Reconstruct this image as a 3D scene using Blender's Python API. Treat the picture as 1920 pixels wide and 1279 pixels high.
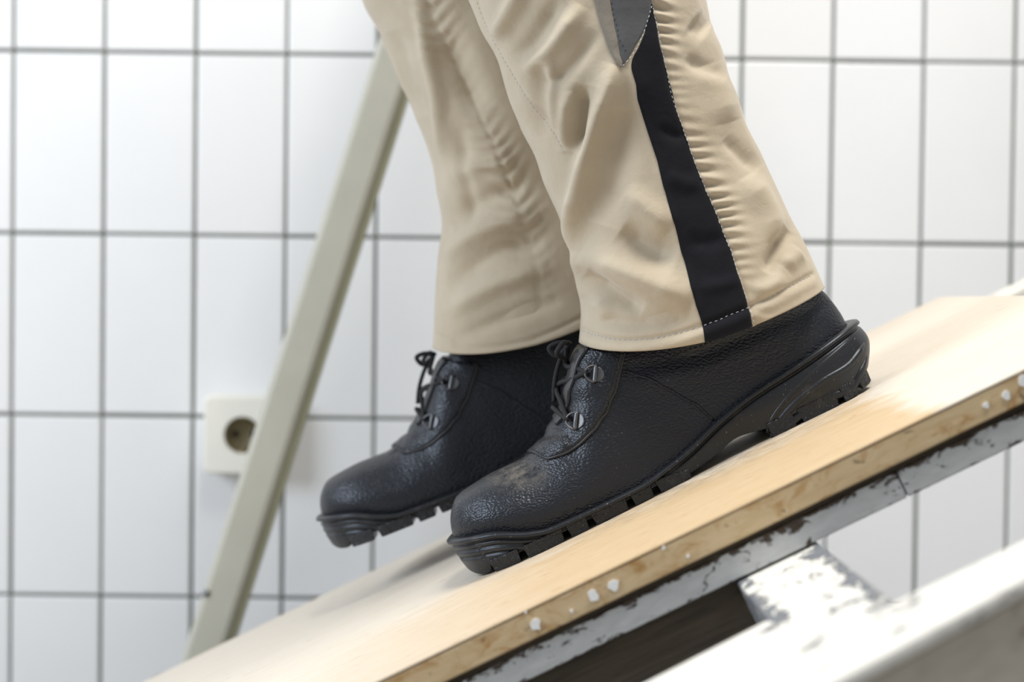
import bpy, bmesh, math, random
import numpy as np
from mathutils import Vector, Matrix, noise

random.seed(7)
np.random.seed(7)
scene = bpy.context.scene
for o in list(bpy.data.objects):
    bpy.data.objects.remove(o)

# ------------------------------------------------------------------ camera
FPX = 3200.0                       # focal length in pixels of the 1920 x 1279 frame (60 mm on 36 mm)
CAM = np.array([0.0, 0.0, 0.9])
PITCH, ROLL = math.radians(1.3), math.radians(0.72)
r0 = np.array([1.0, 0, 0]); f0 = np.array([0, math.cos(PITCH), -math.sin(PITCH)]); u0 = np.array([0, math.sin(PITCH), math.cos(PITCH)])
CR = math.cos(ROLL) * r0 + math.sin(ROLL) * u0
CU = -math.sin(ROLL) * r0 + math.cos(ROLL) * u0
cam_d = bpy.data.cameras.new('camera'); cam = bpy.data.objects.new('camera', cam_d)
scene.collection.objects.link(cam)
cam.matrix_world = Matrix(((CR[0], CU[0], -f0[0], CAM[0]), (CR[1], CU[1], -f0[1], CAM[1]), (CR[2], CU[2], -f0[2], CAM[2]), (0, 0, 0, 1)))
cam_d.sensor_width = 36; cam_d.lens = FPX / 1920 * 36; cam_d.clip_start = 0.02
cam_d.dof.use_dof = True; cam_d.dof.focus_distance = 1.165; cam_d.dof.aperture_fstop = 4.2
scene.camera = cam

# ------------------------------------------------------------------ light
scene.view_settings.view_transform = 'Standard'; scene.view_settings.look = 'None'
scene.view_settings.gamma = 1; scene.view_settings.use_curve_mapping = False
scene.view_settings.exposure = 0.0
world = bpy.data.worlds.new('world'); scene.world = world; world.use_nodes = True
bg = world.node_tree.nodes['Background']; bg.inputs[0].default_value = (0.95, 0.97, 1.0, 1); bg.inputs[1].default_value = 0.38

def area(name, loc, target, sx, sy, power, col):
    l = bpy.data.lights.new(name, 'AREA'); l.shape = 'RECTANGLE'; l.size = sx; l.size_y = sy; l.energy = power; l.color = col
    o = bpy.data.objects.new(name, l); scene.collection.objects.link(o); o.location = loc
    o.rotation_euler = (Vector(target) - Vector(loc)).to_track_quat('-Z', 'Y').to_euler()
    return o
area('ceiling_lamp', (0.30, 0.80, 2.55), (0.10, 1.25, 0.8), 0.8, 0.5, 36, (1.0, 0.965, 0.90))
area('window_light', (-2.2, 0.45, 1.75), (0.0, 1.3, 0.9), 0.9, 1.2, 46, (0.82, 0.90, 1.0))

# ------------------------------------------------------------------ helpers
def ray(px, py):
    return f0 + ((px - 960) / FPX) * CR - ((py - 639.5) / FPX) * CU
def at(px, py, Y):
    d = ray(px, py); return CAM + d * (Y / d[1])
def project(P):
    q = np.asarray(P) - CAM
    z = q @ f0
    return 960 + FPX * (q @ CR) / z, 639.5 - FPX * (q @ CU) / z

def smooth_interp(xs, ys, x):
    """monotone-ish cubic (PCHIP style) interpolation"""
    xs = np.asarray(xs, float); ys = np.asarray(ys, float); x = np.clip(np.asarray(x, float), xs[0], xs[-1])
    h = np.diff(xs); d = np.diff(ys) / h
    m = np.zeros_like(ys); m[0] = d[0]; m[-1] = d[-1]
    for i in range(1, len(xs) - 1):
        m[i] = 0 if d[i-1] * d[i] <= 0 else 2 * d[i-1] * d[i] / (d[i-1] + d[i])
    k = np.clip(np.searchsorted(xs, x, side='right') - 1, 0, len(h) - 1)
    t = (x - xs[k]) / h[k]
    return ((2*t**3 - 3*t**2 + 1) * ys[k] + (t**3 - 2*t**2 + t) * h[k] * m[k] + (-2*t**3 + 3*t**2) * ys[k+1] + (t**3 - t**2) * h[k] * m[k+1])

def link(o, parent=None):
    scene.collection.objects.link(o)
    if parent is not None:
        bpy.context.view_layer.update()
        o.parent = parent; o.matrix_parent_inverse = parent.matrix_world.inverted()
    return o
def empty(name, loc, label, cat, group=None):
    o = bpy.data.objects.new(name, None); scene.collection.objects.link(o); o.location = loc; o.empty_display_size = 0.05
    o['label'] = label; o['category'] = cat
    if group: o['group'] = group
    bpy.context.view_layer.update()
    return o
def mesh_obj(name, verts, faces, mat, parent=None, smooth=True, label=None, recalc=True):
    """one mesh object; its origin sits in the middle of its own vertices"""
    V = np.asarray(verts, float).reshape(-1, 3); c = (V.min(0) + V.max(0)) / 2
    me = bpy.data.meshes.new(name); me.from_pydata((V - c).tolist(), [], [list(map(int, f)) for f in faces])
    if recalc:
        bm = bmesh.new(); bm.from_mesh(me); bmesh.ops.recalc_face_normals(bm, faces=bm.faces); bm.to_mesh(me); bm.free()
    me.polygons.foreach_set('use_smooth', [smooth] * len(me.polygons))
    me.materials.append(mat); me.update()
    o = bpy.data.objects.new(name, me); o.location = c
    link(o, parent)
    if label: o['label'] = label
    return o
def bevel(o, w, seg=2):
    m = o.modifiers.new('bevel', 'BEVEL'); m.width = w; m.segments = seg; m.limit_method = 'ANGLE'; m.angle_limit = 0.6
    return o
def grid_faces(nr, nc, wrap=False, off=0):
    F = []
    for i in range(nr - 1):
        for j in range(nc if wrap else nc - 1):
            k = (j + 1) % nc
            F.append((off + i*nc + j, off + i*nc + k, off + (i+1)*nc + k, off + (i+1)*nc + j))
    return F
def tube_data(pts, rad, n=8, off=0, caps=True, flat=1.0, upv=None):
    """swept tube along pts; rad scalar or array"""
    P = np.asarray(pts, float); m = len(P); rad = np.broadcast_to(rad, (m,))
    T = np.gradient(P, axis=0); T /= np.linalg.norm(T, axis=1)[:, None] + 1e-12
    V = []
    ref = np.array([0.0, -1, 0]) if upv is None else upv
    for i in range(m):
        rf = ref if ref.ndim == 1 else ref[i]
        b = np.cross(T[i], rf); nb = np.linalg.norm(b)
        if nb < 1e-6: b = np.cross(T[i], [0.3, 0.2, 1.0]); nb = np.linalg.norm(b)
        b /= nb; nn = np.cross(b, T[i])
        for k in range(n):
            a = 2 * math.pi * k / n
            V.append(P[i] + rad[i] * (math.cos(a) * b + math.sin(a) * nn * flat))
    F = grid_faces(m, n, True, off)
    if caps:
        F.append(tuple(off + k for k in range(n))); F.append(tuple(off + (m-1)*n + k for k in range(n)))
    return V, F
def catmull(pts, n=12, closed=False):
    P = [np.asarray(p, float) for p in pts]; out = []
    m = len(P)
    for i in range(m if closed else m - 1):
        p1, p2 = P[i], P[(i+1) % m]
        p0 = P[(i-1) % m] if closed or i > 0 else 2*p1 - p2
        p3 = P[(i+2) % m] if closed or i < m - 2 else 2*p2 - p1
        for k in range(n):
            t = k / n
            out.append(0.5 * ((2*p1) + (-p0 + p2)*t + (2*p0 - 5*p1 + 4*p2 - p3)*t*t + (-p0 + 3*p1 - 3*p2 + p3)*t**3))
    if not closed: out.append(P[-1])
    return np.array(out)
def resample(P, step):
    P = np.asarray(P, float); L = np.concatenate([[0], np.cumsum(np.linalg.norm(np.diff(P, axis=0), axis=1))])
    n = max(2, int(L[-1] / step)); s = np.linspace(0, L[-1], n)
    return np.stack([np.interp(s, L, P[:, k]) for k in range(P.shape[1])], 1)
def prism(poly_top, offset):
    """closed prism: polygon (n,3) and its copy moved by offset"""
    A = np.asarray(poly_top, float); B = A + np.asarray(offset, float); n = len(A)
    F = [tuple(range(n)), tuple(range(2*n - 1, n - 1, -1))] + [(i, (i+1) % n, n + (i+1) % n, n + i) for i in range(n)]
    return np.vstack([A, B]), F

# ------------------------------------------------------------------ materials
class NT:
    def __init__(s, name):
        s.m = bpy.data.materials.new(name); s.m.use_nodes = True; s.t = s.m.node_tree; s.b = s.t.nodes['Principled BSDF']
    def n(s, typ, **kw):
        x = s.t.nodes.new(typ)
        for k, v in kw.items():
            if k in x.inputs: x.inputs[k].default_value = v
            else: setattr(x, k, v)
        return x
    def l(s, a, b): s.t.links.new(a, b)
    def pos(s, scale=(1, 1, 1), rot=(0, 0, 0), world=True):
        mp = s.n('ShaderNodeMapping'); mp.inputs['Scale'].default_value = scale; mp.inputs['Rotation'].default_value = rot
        if world: g = s.n('ShaderNodeNewGeometry'); s.l(g.outputs['Position'], mp.inputs['Vector'])
        else: g = s.n('ShaderNodeTexCoord'); s.l(g.outputs['Object'], mp.inputs['Vector'])
        return mp.outputs['Vector']
    def noise(s, vec, scale, detail=4, rough=0.55, dist=0.0):
        x = s.n('ShaderNodeTexNoise'); x.inputs['Scale'].default_value = scale; x.inputs['Detail'].default_value = detail
        x.inputs['Roughness'].default_value = rough; x.inputs['Distortion'].default_value = dist
        s.l(vec, x.inputs['Vector']); return x.outputs['Fac']
    def ramp(s, fac, stops):
        x = s.n('ShaderNodeValToRGB'); e = x.color_ramp.elements
        while len(e) < len(stops): e.new(0.5)
        for k, (p, c) in enumerate(stops):
            e[k].position = p; e[k].color = (c, c, c, 1) if isinstance(c, (int, float)) else (*c, 1)
        s.l(fac, x.inputs['Fac']); return x.outputs['Color']
    def mix(s, fac, a, b, blend='MIX'):
        x = s.n('ShaderNodeMix', data_type='RGBA', blend_type=blend)
        for sock, v in ((x.inputs[0], fac), (x.inputs[6], a), (x.inputs[7], b)):
            if isinstance(v, (int, float)): sock.default_value = v
            elif isinstance(v, tuple): sock.default_value = (*v, 1)
            else: s.l(v, sock)
        return x.outputs[2]
    def math(s, op, a, b=0.0):
        x = s.n('ShaderNodeMath', operation=op)
        for sock, v in ((x.inputs[0], a), (x.inputs[1], b)):
            if isinstance(v, (int, float)): sock.default_value = v
            else: s.l(v, sock)
        return x.outputs[0]
    def bump(s, h, strength, dist, prev=None):
        x = s.n('ShaderNodeBump'); x.inputs['Strength'].default_value = strength; x.inputs['Distance'].default_value = dist
        s.l(h, x.inputs['Height'])
        if prev is not None: s.l(prev, x.inputs['Normal'])
        return x.outputs['Normal']
    def done(s, col=None, rough=None, normal=None, **kw):
        if col is not None:
            if isinstance(col, tuple): s.b.inputs['Base Color'].default_value = (*col, 1)
            else: s.l(col, s.b.inputs['Base Color'])
        if rough is not None:
            if isinstance(rough, (int, float)): s.b.inputs['Roughness'].default_value = rough
            else: s.l(rough, s.b.inputs['Roughness'])
        if normal is not None: s.l(normal, s.b.inputs['Normal'])
        for k, v in kw.items(): s.b.inputs[k.replace('_', ' ')].default_value = v
        return s.m
def srgb(r, g, b):
    return tuple(((c/255)/12.92 if c/255 <= 0.04045 else ((c/255+0.055)/1.055)**2.4) for c in (r, g, b))

RAMP_A = None  # slope angle, set below
def mat_plain(name, col, rough=0.5, nscale=60, var=0.12, **kw):
    t = NT(name); v = t.pos()
    f = t.noise(v, nscale, 3)
    c = t.mix(t.ramp(f, [(0.3, 0.0), (0.7, 1.0)]), tuple(x*(1-var) for x in col), tuple(min(1, x*(1+var)) for x in col))
    return t.done(c, rough, t.bump(f, 0.15, 0.0008), **kw)

# slope of the ramp from the near top edge of its board
Y_NEAR = 0.986
pA, pB = at(700, 1279, Y_NEAR), at(1920, 690, Y_NEAR)
e_u = (pB - pA); e_u /= np.linalg.norm(e_u)             # up the slope
e_v = np.array([-e_u[2], 0, e_u[0]])                    # out of the slope
e_y = np.array([0, 1.0, 0])
ANG = math.atan2(e_u[2], e_u[0])
R0 = np.array([pA[0], 0, pA[2]])                        # origin of slope coordinates (Y taken as world Y)
def ramp_pt(u, v, y): return R0 + u*e_u + v*e_v + y*e_y
def on_ramp(px, py, v=0.0):
    """where the line of sight through a pixel meets the plane v above the board top"""
    d = ray(px, py); t = ((R0 + v*e_v - CAM) @ e_v) / (d @ e_v); return CAM + d*t
def ramp_u(P): return (np.asarray(P) - R0) @ e_u

def mat_tile():
    t = NT('white_glazed_tile'); v = t.pos()
    oi = t.n('ShaderNodeObjectInfo')
    f = t.noise(v, 9, 3)
    c = t.mix(f, (0.80, 0.81, 0.825), (0.85, 0.855, 0.86))
    c = t.mix(t.math('MULTIPLY', oi.outputs['Random'], 0.35), c, (0.80, 0.80, 0.80))
    return t.done(c, 0.22, t.bump(t.noise(v, 22, 2), 0.10, 0.002), Specular_IOR_Level=0.35)
def mat_board_top():
    t = NT('pale_plywood'); 
    v = t.pos((5, 22, 22), (0, 0, 0), False)
    ob = t.pos((1, 1, 1), (0, 0, 0), False)
    grain = t.noise(v, 5, 8, 0.68, 1.2); fine = t.noise(t.pos((12, 160, 160), (0, 0, 0), False), 5, 3)
    big = t.noise(t.pos((3, 5, 5), (0, 0, 0), False), 2.2, 4)
    pale = t.mix(t.ramp(grain, [(0.3, 0.0), (0.75, 1.0)]), (0.65, 0.575, 0.475), (0.71, 0.65, 0.565))
    tan = t.mix(t.ramp(grain, [(0.3, 0.0), (0.7, 1.0)]), (0.52, 0.345, 0.165), (0.60, 0.435, 0.24))
    # tan strip along the near edge (ends abruptly a little above the heel)
    sx = t.n('ShaderNodeSeparateXYZ'); t.l(ob, sx.inputs[0])
    wob = t.math('MULTIPLY', t.math('SUBTRACT', t.noise(t.pos((5, 9, 9), (0, 0, 0), False), 4, 4), 0.5), 0.16)
    yy = t.math('ADD', sx.outputs['Y'], wob)
    t.y_edge = t.n('ShaderNodeMapRange'); t.l(yy, t.y_edge.inputs[0])
    t.y_edge.inputs[1].default_value = -0.05; t.y_edge.inputs[2].default_value = -0.13; t.y_edge.inputs[3].default_value = 0; t.y_edge.inputs[4].default_value = 1
    xx = t.math('ADD', sx.outputs['X'], t.math('MULTIPLY', wob, 0.35))
    mx = t.n('ShaderNodeMapRange'); t.l(xx, mx.inputs[0]); t.mx = mx
    mx2 = t.n('ShaderNodeMapRange'); t.l(xx, mx2.inputs[0]); t.mx2 = mx2
    mask = t.math('MULTIPLY', t.math('MULTIPLY', t.y_edge.outputs[0], mx.outputs[0]), mx2.outputs[0])
    c = t.mix(t.math('MULTIPLY', mask, 0.8), pale, tan)
    # rusty brown flecks running with the grain
    fl = t.ramp(t.noise(t.pos((10, 24, 24), (0, 0, 0), False), 5.0, 6, 0.68, 0.8), [(0.60, 0.0), (0.72, 1.0)])
    c = t.mix(t.math('MULTIPLY', fl, t.math('ADD', t.math('MULTIPLY', mask, 0.75), 0.12)), c, (0.40, 0.20, 0.06))
    dk = t.ramp(t.noise(t.pos((9, 45, 45), (0, 0, 0), False), 4.1, 3, 0.5), [(0.71, 0.0), (0.75, 1.0)])
    c = t.mix(t.math('MULTIPLY', dk, 0.5), c, (0.16, 0.10, 0.05))
    # black rubber scuffs: an elongated patch of streaks under the boot
    sp = t.n('ShaderNodeVectorMath', operation='SUBTRACT'); t.l(ob, sp.inputs[0]); t.scuff = sp
    sc = t.n('ShaderNodeVectorMath', operation='MULTIPLY'); t.l(sp.outputs[0], sc.inputs[0]); sc.inputs[1].default_value = (1/0.19, 1/0.085, 0)
    ln = t.n('ShaderNodeVectorMath', operation='LENGTH'); t.l(sc.outputs[0], ln.inputs[0])
    near = t.ramp(ln.outputs['Value'], [(0.35, 1.0), (1.0, 0.0)])
    st = t.ramp(t.noise(t.pos((25, 260, 60), (0, 0, 0), False), 3, 4, 0.7), [(0.48, 0.0), (0.58, 1.0)])
    c = t.mix(t.math('MULTIPLY', t.math('MULTIPLY', near, st), 0.6), c, (0.05, 0.055, 0.06))
    return t, t.done(c, 0.55, t.bump(fine, 0.12, 0.0008), Specular_IOR_Level=0.3)
def mat_board_edge():
    t = NT('tan_board_edge')
    g = t.noise(t.pos((10, 40, 60), (0, 0, 0), False), 3, 5, 0.6)
    c = t.mix(t.ramp(g, [(0.3, 0.0), (0.7, 1.0)]), (0.55, 0.40, 0.22), (0.66, 0.51, 0.32))
    s1 = t.ramp(t.noise(t.pos((14, 40, 26), (0, 0, 0), False), 3.6, 6, 0.68, 0.8), [(0.50, 0.0), (0.68, 1.0)])
    c = t.mix(t.math('MULTIPLY', s1, 0.8), c, (0.38, 0.19, 0.045))
    s2 = t.ramp(t.noise(t.pos((22, 40, 34), (0, 0, 0), False), 3.7, 4, 0.6), [(0.64, 0.0), (0.71, 1.0)])
    c = t.mix(t.math('MULTIPLY', s2, 0.85), c, (0.10, 0.055, 0.02))
    return t.done(c, 0.6, t.bump(g, 0.25, 0.001), Specular_IOR_Level=0.25)
def mat_peel(name, paint, under, lo, hi, scale=(7, 20, 20), sc2=2.6, rough=0.5, edges=()):
    """old paint chipped through to the wood; edges = (axis, at, width, extra) where an arris has lost more of it"""
    t = NT(name)
    a = t.noise(t.pos(scale, (0, 0, 0), False), sc2, 8, 0.66, 0.8)
    sx = t.n('ShaderNodeSeparateXYZ'); t.l(t.pos((1, 1, 1), (0, 0, 0), False), sx.inputs[0])
    for axis, at_, wd, ex in edges:
        mr = t.n('ShaderNodeMapRange'); t.l(sx.outputs[axis], mr.inputs[0])
        mr.inputs[1].default_value = at_ - wd; mr.inputs[2].default_value = at_; mr.inputs[3].default_value = 0.0; mr.inputs[4].default_value = ex
        a = t.math('ADD', a, mr.outputs[0])
    m = t.ramp(a, [(lo, 0.0), (hi, 1.0)])
    d = t.noise(t.pos((20, 60, 60), (0, 0, 0), False), 4, 4)
    pc = t.mix(t.ramp(d, [(0.35, 0.0), (0.7, 1.0)]), tuple(x*0.86 for x in paint), paint)
    uc = t.mix(d, tuple(x*0.5 for x in under), tuple(x*1.3 for x in under))
    c = t.mix(m, pc, uc)
    nrm = t.bump(t.math('SUBTRACT', 1.0, m), 0.8, 0.0012, t.bump(d, 0.2, 0.001))
    return t.done(c, rough, nrm, Specular_IOR_Level=0.35)
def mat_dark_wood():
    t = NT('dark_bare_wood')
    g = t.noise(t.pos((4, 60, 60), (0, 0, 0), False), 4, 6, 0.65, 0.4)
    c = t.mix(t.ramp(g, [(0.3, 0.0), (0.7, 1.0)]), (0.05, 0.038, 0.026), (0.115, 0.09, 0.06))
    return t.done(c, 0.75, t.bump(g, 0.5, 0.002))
def mat_leather():
    t = NT('black_grained_leather')
    p = t.pos((1, 1, 1))
    wv = t.n('ShaderNodeVectorMath', operation='ADD')
    nz = t.n('ShaderNodeTexNoise'); nz.inputs['Scale'].default_value = 120; t.l(p, nz.inputs['Vector'])
    sv = t.n('ShaderNodeVectorMath', operation='SCALE'); t.l(nz.outputs['Color'], sv.inputs[0]); sv.inputs['Scale'].default_value = 0.0022
    # grain cells stretched along the slope of the foot
    p2 = t.pos((0.72, 1, 1.15), (0, 0.5, 0))
    t.l(p2, wv.inputs[0]); t.l(sv.outputs[0], wv.inputs[1])
    vo = t.n('ShaderNodeTexVoronoi', feature='SMOOTH_F1'); vo.inputs['Scale'].default_value = 620; vo.inputs['Smoothness'].default_value = 0.35; t.l(wv.outputs[0], vo.inputs['Vector'])
    cell = t.math('SUBTRACT', 1.0, t.math('POWER', vo.outputs['Distance'], 1.6))
    big = t.noise(p, 45, 3)
    nrm = t.bump(big, 0.08, 0.004, t.bump(cell, 0.50, 0.0009))
    # pale dust scuffed over the toe
    g = t.n('ShaderNodeVectorMath', operation='SUBTRACT'); t.l(p, g.inputs[0]); t.dust = g
    s = t.n('ShaderNodeVectorMath', operation='MULTIPLY'); t.l(g.outputs[0], s.inputs[0]); s.inputs[1].default_value = (1/0.030, 1/0.05, 1/0.016)
    ln = t.n('ShaderNodeVectorMath', operation='LENGTH'); t.l(s.outputs[0], ln.inputs[0])
    mk = t.math('MULTIPLY', t.ramp(ln.outputs['Value'], [(0.25, 1.0), (1.0, 0.0)]), t.ramp(t.noise(p, 130, 5, 0.7), [(0.40, 0.0), (0.62, 1.0)]))
    c = t.mix(t.math('MULTIPLY', mk, 0.34), (0.0100, 0.0110, 0.0150), (0.30, 0.26, 0.21))
    sp = t.ramp(t.noise(p, 420, 2, 0.5), [(0.735, 0.0), (0.76, 1.0)])
    c = t.mix(t.math('MULTIPLY', sp, 0.25), c, (0.28, 0.26, 0.22))
    ro = t.math('ADD', 0.37, t.math('MULTIPLY', mk, 0.3))
    t.b.inputs['Specular Tint'].default_value = (0.86, 0.92, 1.0, 1)  # bluish sky reflection put into the sheen colour of the leather
    return t, t.done(c, ro, nrm, Specular_IOR_Level=0.5)
def mat_rubber(name, rough, wet=0.0):
    t = NT(name); p = t.pos()
    f = t.noise(p, 260, 3, 0.6); sp = t.ramp(t.noise(p, 700, 2, 0.5), [(0.70, 0.0), (0.735, 1.0)])
    sm = t.ramp(t.noise(p, 55, 4, 0.6), [(0.58, 0.0), (0.75, 1.0)])
    c = t.mix(t.math('MULTIPLY', sp, 0.55), (0.0125, 0.0130, 0.0150), (0.34, 0.31, 0.26))
    c = t.mix(t.math('MULTIPLY', sm, 0.10), c, (0.30, 0.28, 0.25))
    t.b.inputs['Specular Tint'].default_value = (0.84, 0.91, 1.0, 1)  # same bluish sky tint put into the sheen as on the leather
    return t.done(c, rough, t.bump(f, 0.25 + 0.75*wet, 0.0006 + 0.0022*wet), Specular_IOR_Level=0.5)
def mat_cloth(name, c1, c2, rough=0.85, sheen=0.25):
    t = NT(name); p = t.pos()
    w = t.n('ShaderNodeTexWave', wave_type='BANDS', bands_direction='DIAGONAL'); w.inputs['Scale'].default_value = 420
    w.inputs['Distortion'].default_value = 0.6; t.l(p, w.inputs['Vector'])
    f = t.noise(p, 26, 4); f2 = t.noise(p, 900, 2)
    c = t.mix(t.ramp(f, [(0.3, 0.0), (0.7, 1.0)]), c1, c2)
    c = t.mix(t.math('MULTIPLY', f2, 0.18), c, tuple(x*0.6 for x in c1))
    cr = t.noise(p, 75, 5, 0.6, 1.0)
    nrm = t.bump(f, 0.25, 0.006, t.bump(cr, 0.16, 0.003, t.bump(w.outputs['Fac'], 0.05, 0.0002)))
    m = t.done(c, rough, nrm, Specular_IOR_Level=0.25)
    t.b.inputs['Sheen Weight'].default_value = sheen
    return m
M = {}
M['tile'] = mat_tile()
M['grout'] = mat_plain('grey_grout', srgb(128, 133, 127), 0.9, 90)
M['floor'] = mat_plain('grey_concrete', (0.42, 0.41, 0.39), 0.8, 6)
TB, M['board'] = mat_board_top()
M['edge'] = mat_board_edge()
M['fleck'] = mat_plain('white_paint_fleck', (0.86, 0.86, 0.86), 0.5, 200, 0.03)
M['peel_white'] = mat_peel('chipped_white_paint', (0.82, 0.80, 0.74), (0.20, 0.21, 0.23), 0.60, 0.65, (9, 16, 20), 3.2)
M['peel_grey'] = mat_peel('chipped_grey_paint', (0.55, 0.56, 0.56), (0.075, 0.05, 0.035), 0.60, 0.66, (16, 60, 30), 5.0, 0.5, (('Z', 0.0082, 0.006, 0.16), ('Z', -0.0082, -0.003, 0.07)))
M['peel_cross'] = mat_peel('edge_worn_white_paint', (0.82, 0.80, 0.74), (0.20, 0.21, 0.23), 0.60, 0.65, (20, 14, 20), 4.0, 0.5, (('X', 0.027, 0.020, 0.22), ('X', -0.027, -0.016, 0.20)))
M['peel_side'] = mat_peel('stained_cream_paint', (0.56, 0.51, 0.43), (0.36, 0.20, 0.06), 0.66, 0.76, (14, 20, 14), 3.0, 0.5, (('Z', -0.045, -0.02, 0.10),))
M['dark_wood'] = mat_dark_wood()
M['post'] = mat_plain('grey_beige_paint', srgb(196, 194, 180), 0.55, 14, 0.05)
M['post_edge'] = mat_plain('olive_grey_paint', srgb(158, 156, 128), 0.6, 14, 0.06)
M['socket'] = mat_plain('cream_plastic', srgb(240, 238, 228), 0.35, 30, 0.02)
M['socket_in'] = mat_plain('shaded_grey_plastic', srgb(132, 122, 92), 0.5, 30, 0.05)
M['brass'] = mat_plain('brass_contact', (0.5, 0.38, 0.2), 0.35, 80, 0.1, Metallic=1.0)
TL, M['leather'] = mat_leather()
M['leather_smooth'] = mat_plain('black_smooth_leather', (0.016, 0.0165, 0.019), 0.40, 160, 0.25)
M['rubber'] = mat_rubber('black_rubber', 0.38)
M['lug'] = mat_rubber('wet_black_rubber', 0.22, 1.0)
M['lace'] = mat_plain('black_lace', (0.008, 0.008, 0.010), 0.8, 500, 0.3)
M['metal'] = mat_plain('dark_nickel', (0.15, 0.155, 0.165), 0.45, 300, 0.1, Metallic=1.0)
M['thread'] = mat_plain('white_thread', (0.52, 0.54, 0.60), 0.8, 500, 0.1)
M['thread_black'] = mat_plain('black_thread', (0.03, 0.03, 0.033), 0.7, 500, 0.1)
M['khaki'] = mat_cloth('beige_cotton_twill', (0.485, 0.41, 0.305), (0.55, 0.475, 0.36))
M['black_cloth'] = mat_cloth('black_cotton', (0.006, 0.0062, 0.0095), (0.009, 0.0094, 0.014), 0.9, 0.02)
M['grey_cloth'] = mat_cloth('dark_grey_cotton', (0.075, 0.076, 0.080), (0.095, 0.096, 0.10), 0.9, 0.1)
M['taupe_cloth'] = mat_cloth('taupe_cotton', (0.20, 0.18, 0.15), (0.24, 0.215, 0.18), 0.9, 0.1)
M['steel'] = mat_plain('dull_steel', (0.35, 0.36, 0.37), 0.45, 200, 0.1, Metallic=0.8)

# ================================================================== THE SETTING
Y_WALL = 1.882
g0 = at(197, 97, Y_WALL)                 # a crossing of the joints
TW, TH, JT = 0.1, 0.2, 0.0040
# floor and wall body
def box(name, lo, hi, mat, parent=None, bev=0.0, label=None, smooth=False):
    x0, y0, z0 = lo; x1, y1, z1 = hi
    V = [(x0,y0,z0),(x1,y0,z0),(x1,y1,z0),(x0,y1,z0),(x0,y0,z1),(x1,y0,z1),(x1,y1,z1),(x0,y1,z1)]
    F = [(0,3,2,1),(4,5,6,7),(0,1,5,4),(1,2,6,5),(2,3,7,6),(3,0,4,7)]
    o = mesh_obj(name, V, F, mat, parent, smooth=smooth, label=label)
    if bev: bevel(o, bev)
    return o
fl = box('floor', (-3.2, -2.5, -0.1), (3.2, Y_WALL + 0.006, 0.0), M['floor']); fl['kind'] = 'structure'
fl['label'] = 'plain grey concrete floor below the ramp'
# the wall, with a recess-free grout bed; tiles sit 4 mm proud
wall = box('wall_back', (-3.2, Y_WALL + 0.004, -0.1), (3.2, Y_WALL + 0.16, 2.7), M['grout']); wall['kind'] = 'structure'
wall['label'] = 'wall of upright white glazed tiles with grey joints'
# one rounded tile, its mesh shared by all
def tile_mesh(w, h, d, b):
    bm = bmesh.new(); bmesh.ops.create_cube(bm, size=1)
    for v in bm.verts: v.co = Vector((v.co.x*w, v.co.y*d, v.co.z*h))
    front = [e for e in bm.edges if all(v.co.y < 0 for v in e.verts)]
    bmesh.ops.bevel(bm, geom=front, offset=b, segments=2, affect='EDGES', profile=0.5)
    me = bpy.data.meshes.new('tile'); bm.to_mesh(me); bm.free()
    me.polygons.foreach_set('use_smooth', [False]*len(me.polygons)); me.materials.append(M['tile']); return me
tme = tile_mesh(TW - JT, TH - JT, 0.008, 0.0018)
rest = []
for i in range(-30, 31):
    for k in range(-5, 9):
        cx = g0[0] + (i + 0.5)*TW; cz = g0[2] + (-k + 0.5)*TH
        if abs(cx) > 3.1 or cz < TH*0.4 or cz > 2.65: continue
        jx, jz = random.uniform(-.0004, .0004), random.uniform(-.0004, .0004)
        if -13 <= i - 4 <= 13 and -2 <= k <= 6:
            o = bpy.data.objects.new('tile', tme); o.location = (cx + jx, Y_WALL + 0.002 + random.uniform(-.0003, .0003), cz + jz)
            o.rotation_euler = (random.uniform(-.002, .002), 0, random.uniform(-.003, .003))
            scene.collection.objects.link(o); o.parent = wall; o.matrix_parent_inverse = Matrix.Translation(-wall.location)
        else: rest.append((cx, cz))
V, F = [], []
for cx, cz in rest:
    b = len(V); w, h = (TW - JT)/2, (TH - JT)/2
    V += [(cx-w, Y_WALL-.002, cz-h), (cx+w, Y_WALL-.002, cz-h), (cx+w, Y_WALL-.002, cz+h), (cx-w, Y_WALL-.002, cz+h), (cx-w, Y_WALL+.006, cz-h), (cx+w, Y_WALL+.006, cz-h), (cx+w, Y_WALL+.006, cz+h), (cx-w, Y_WALL+.006, cz+h)]
    F += [(b,b+1,b+2,b+3),(b,b+4,b+5,b+1),(b+1,b+5,b+6,b+2),(b+2,b+6,b+7,b+3),(b+3,b+7,b+4,b)]
st = mesh_obj('outer_tiles', V, F, M['tile'], wall, smooth=False); st['kind'] = 'stuff'

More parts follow.
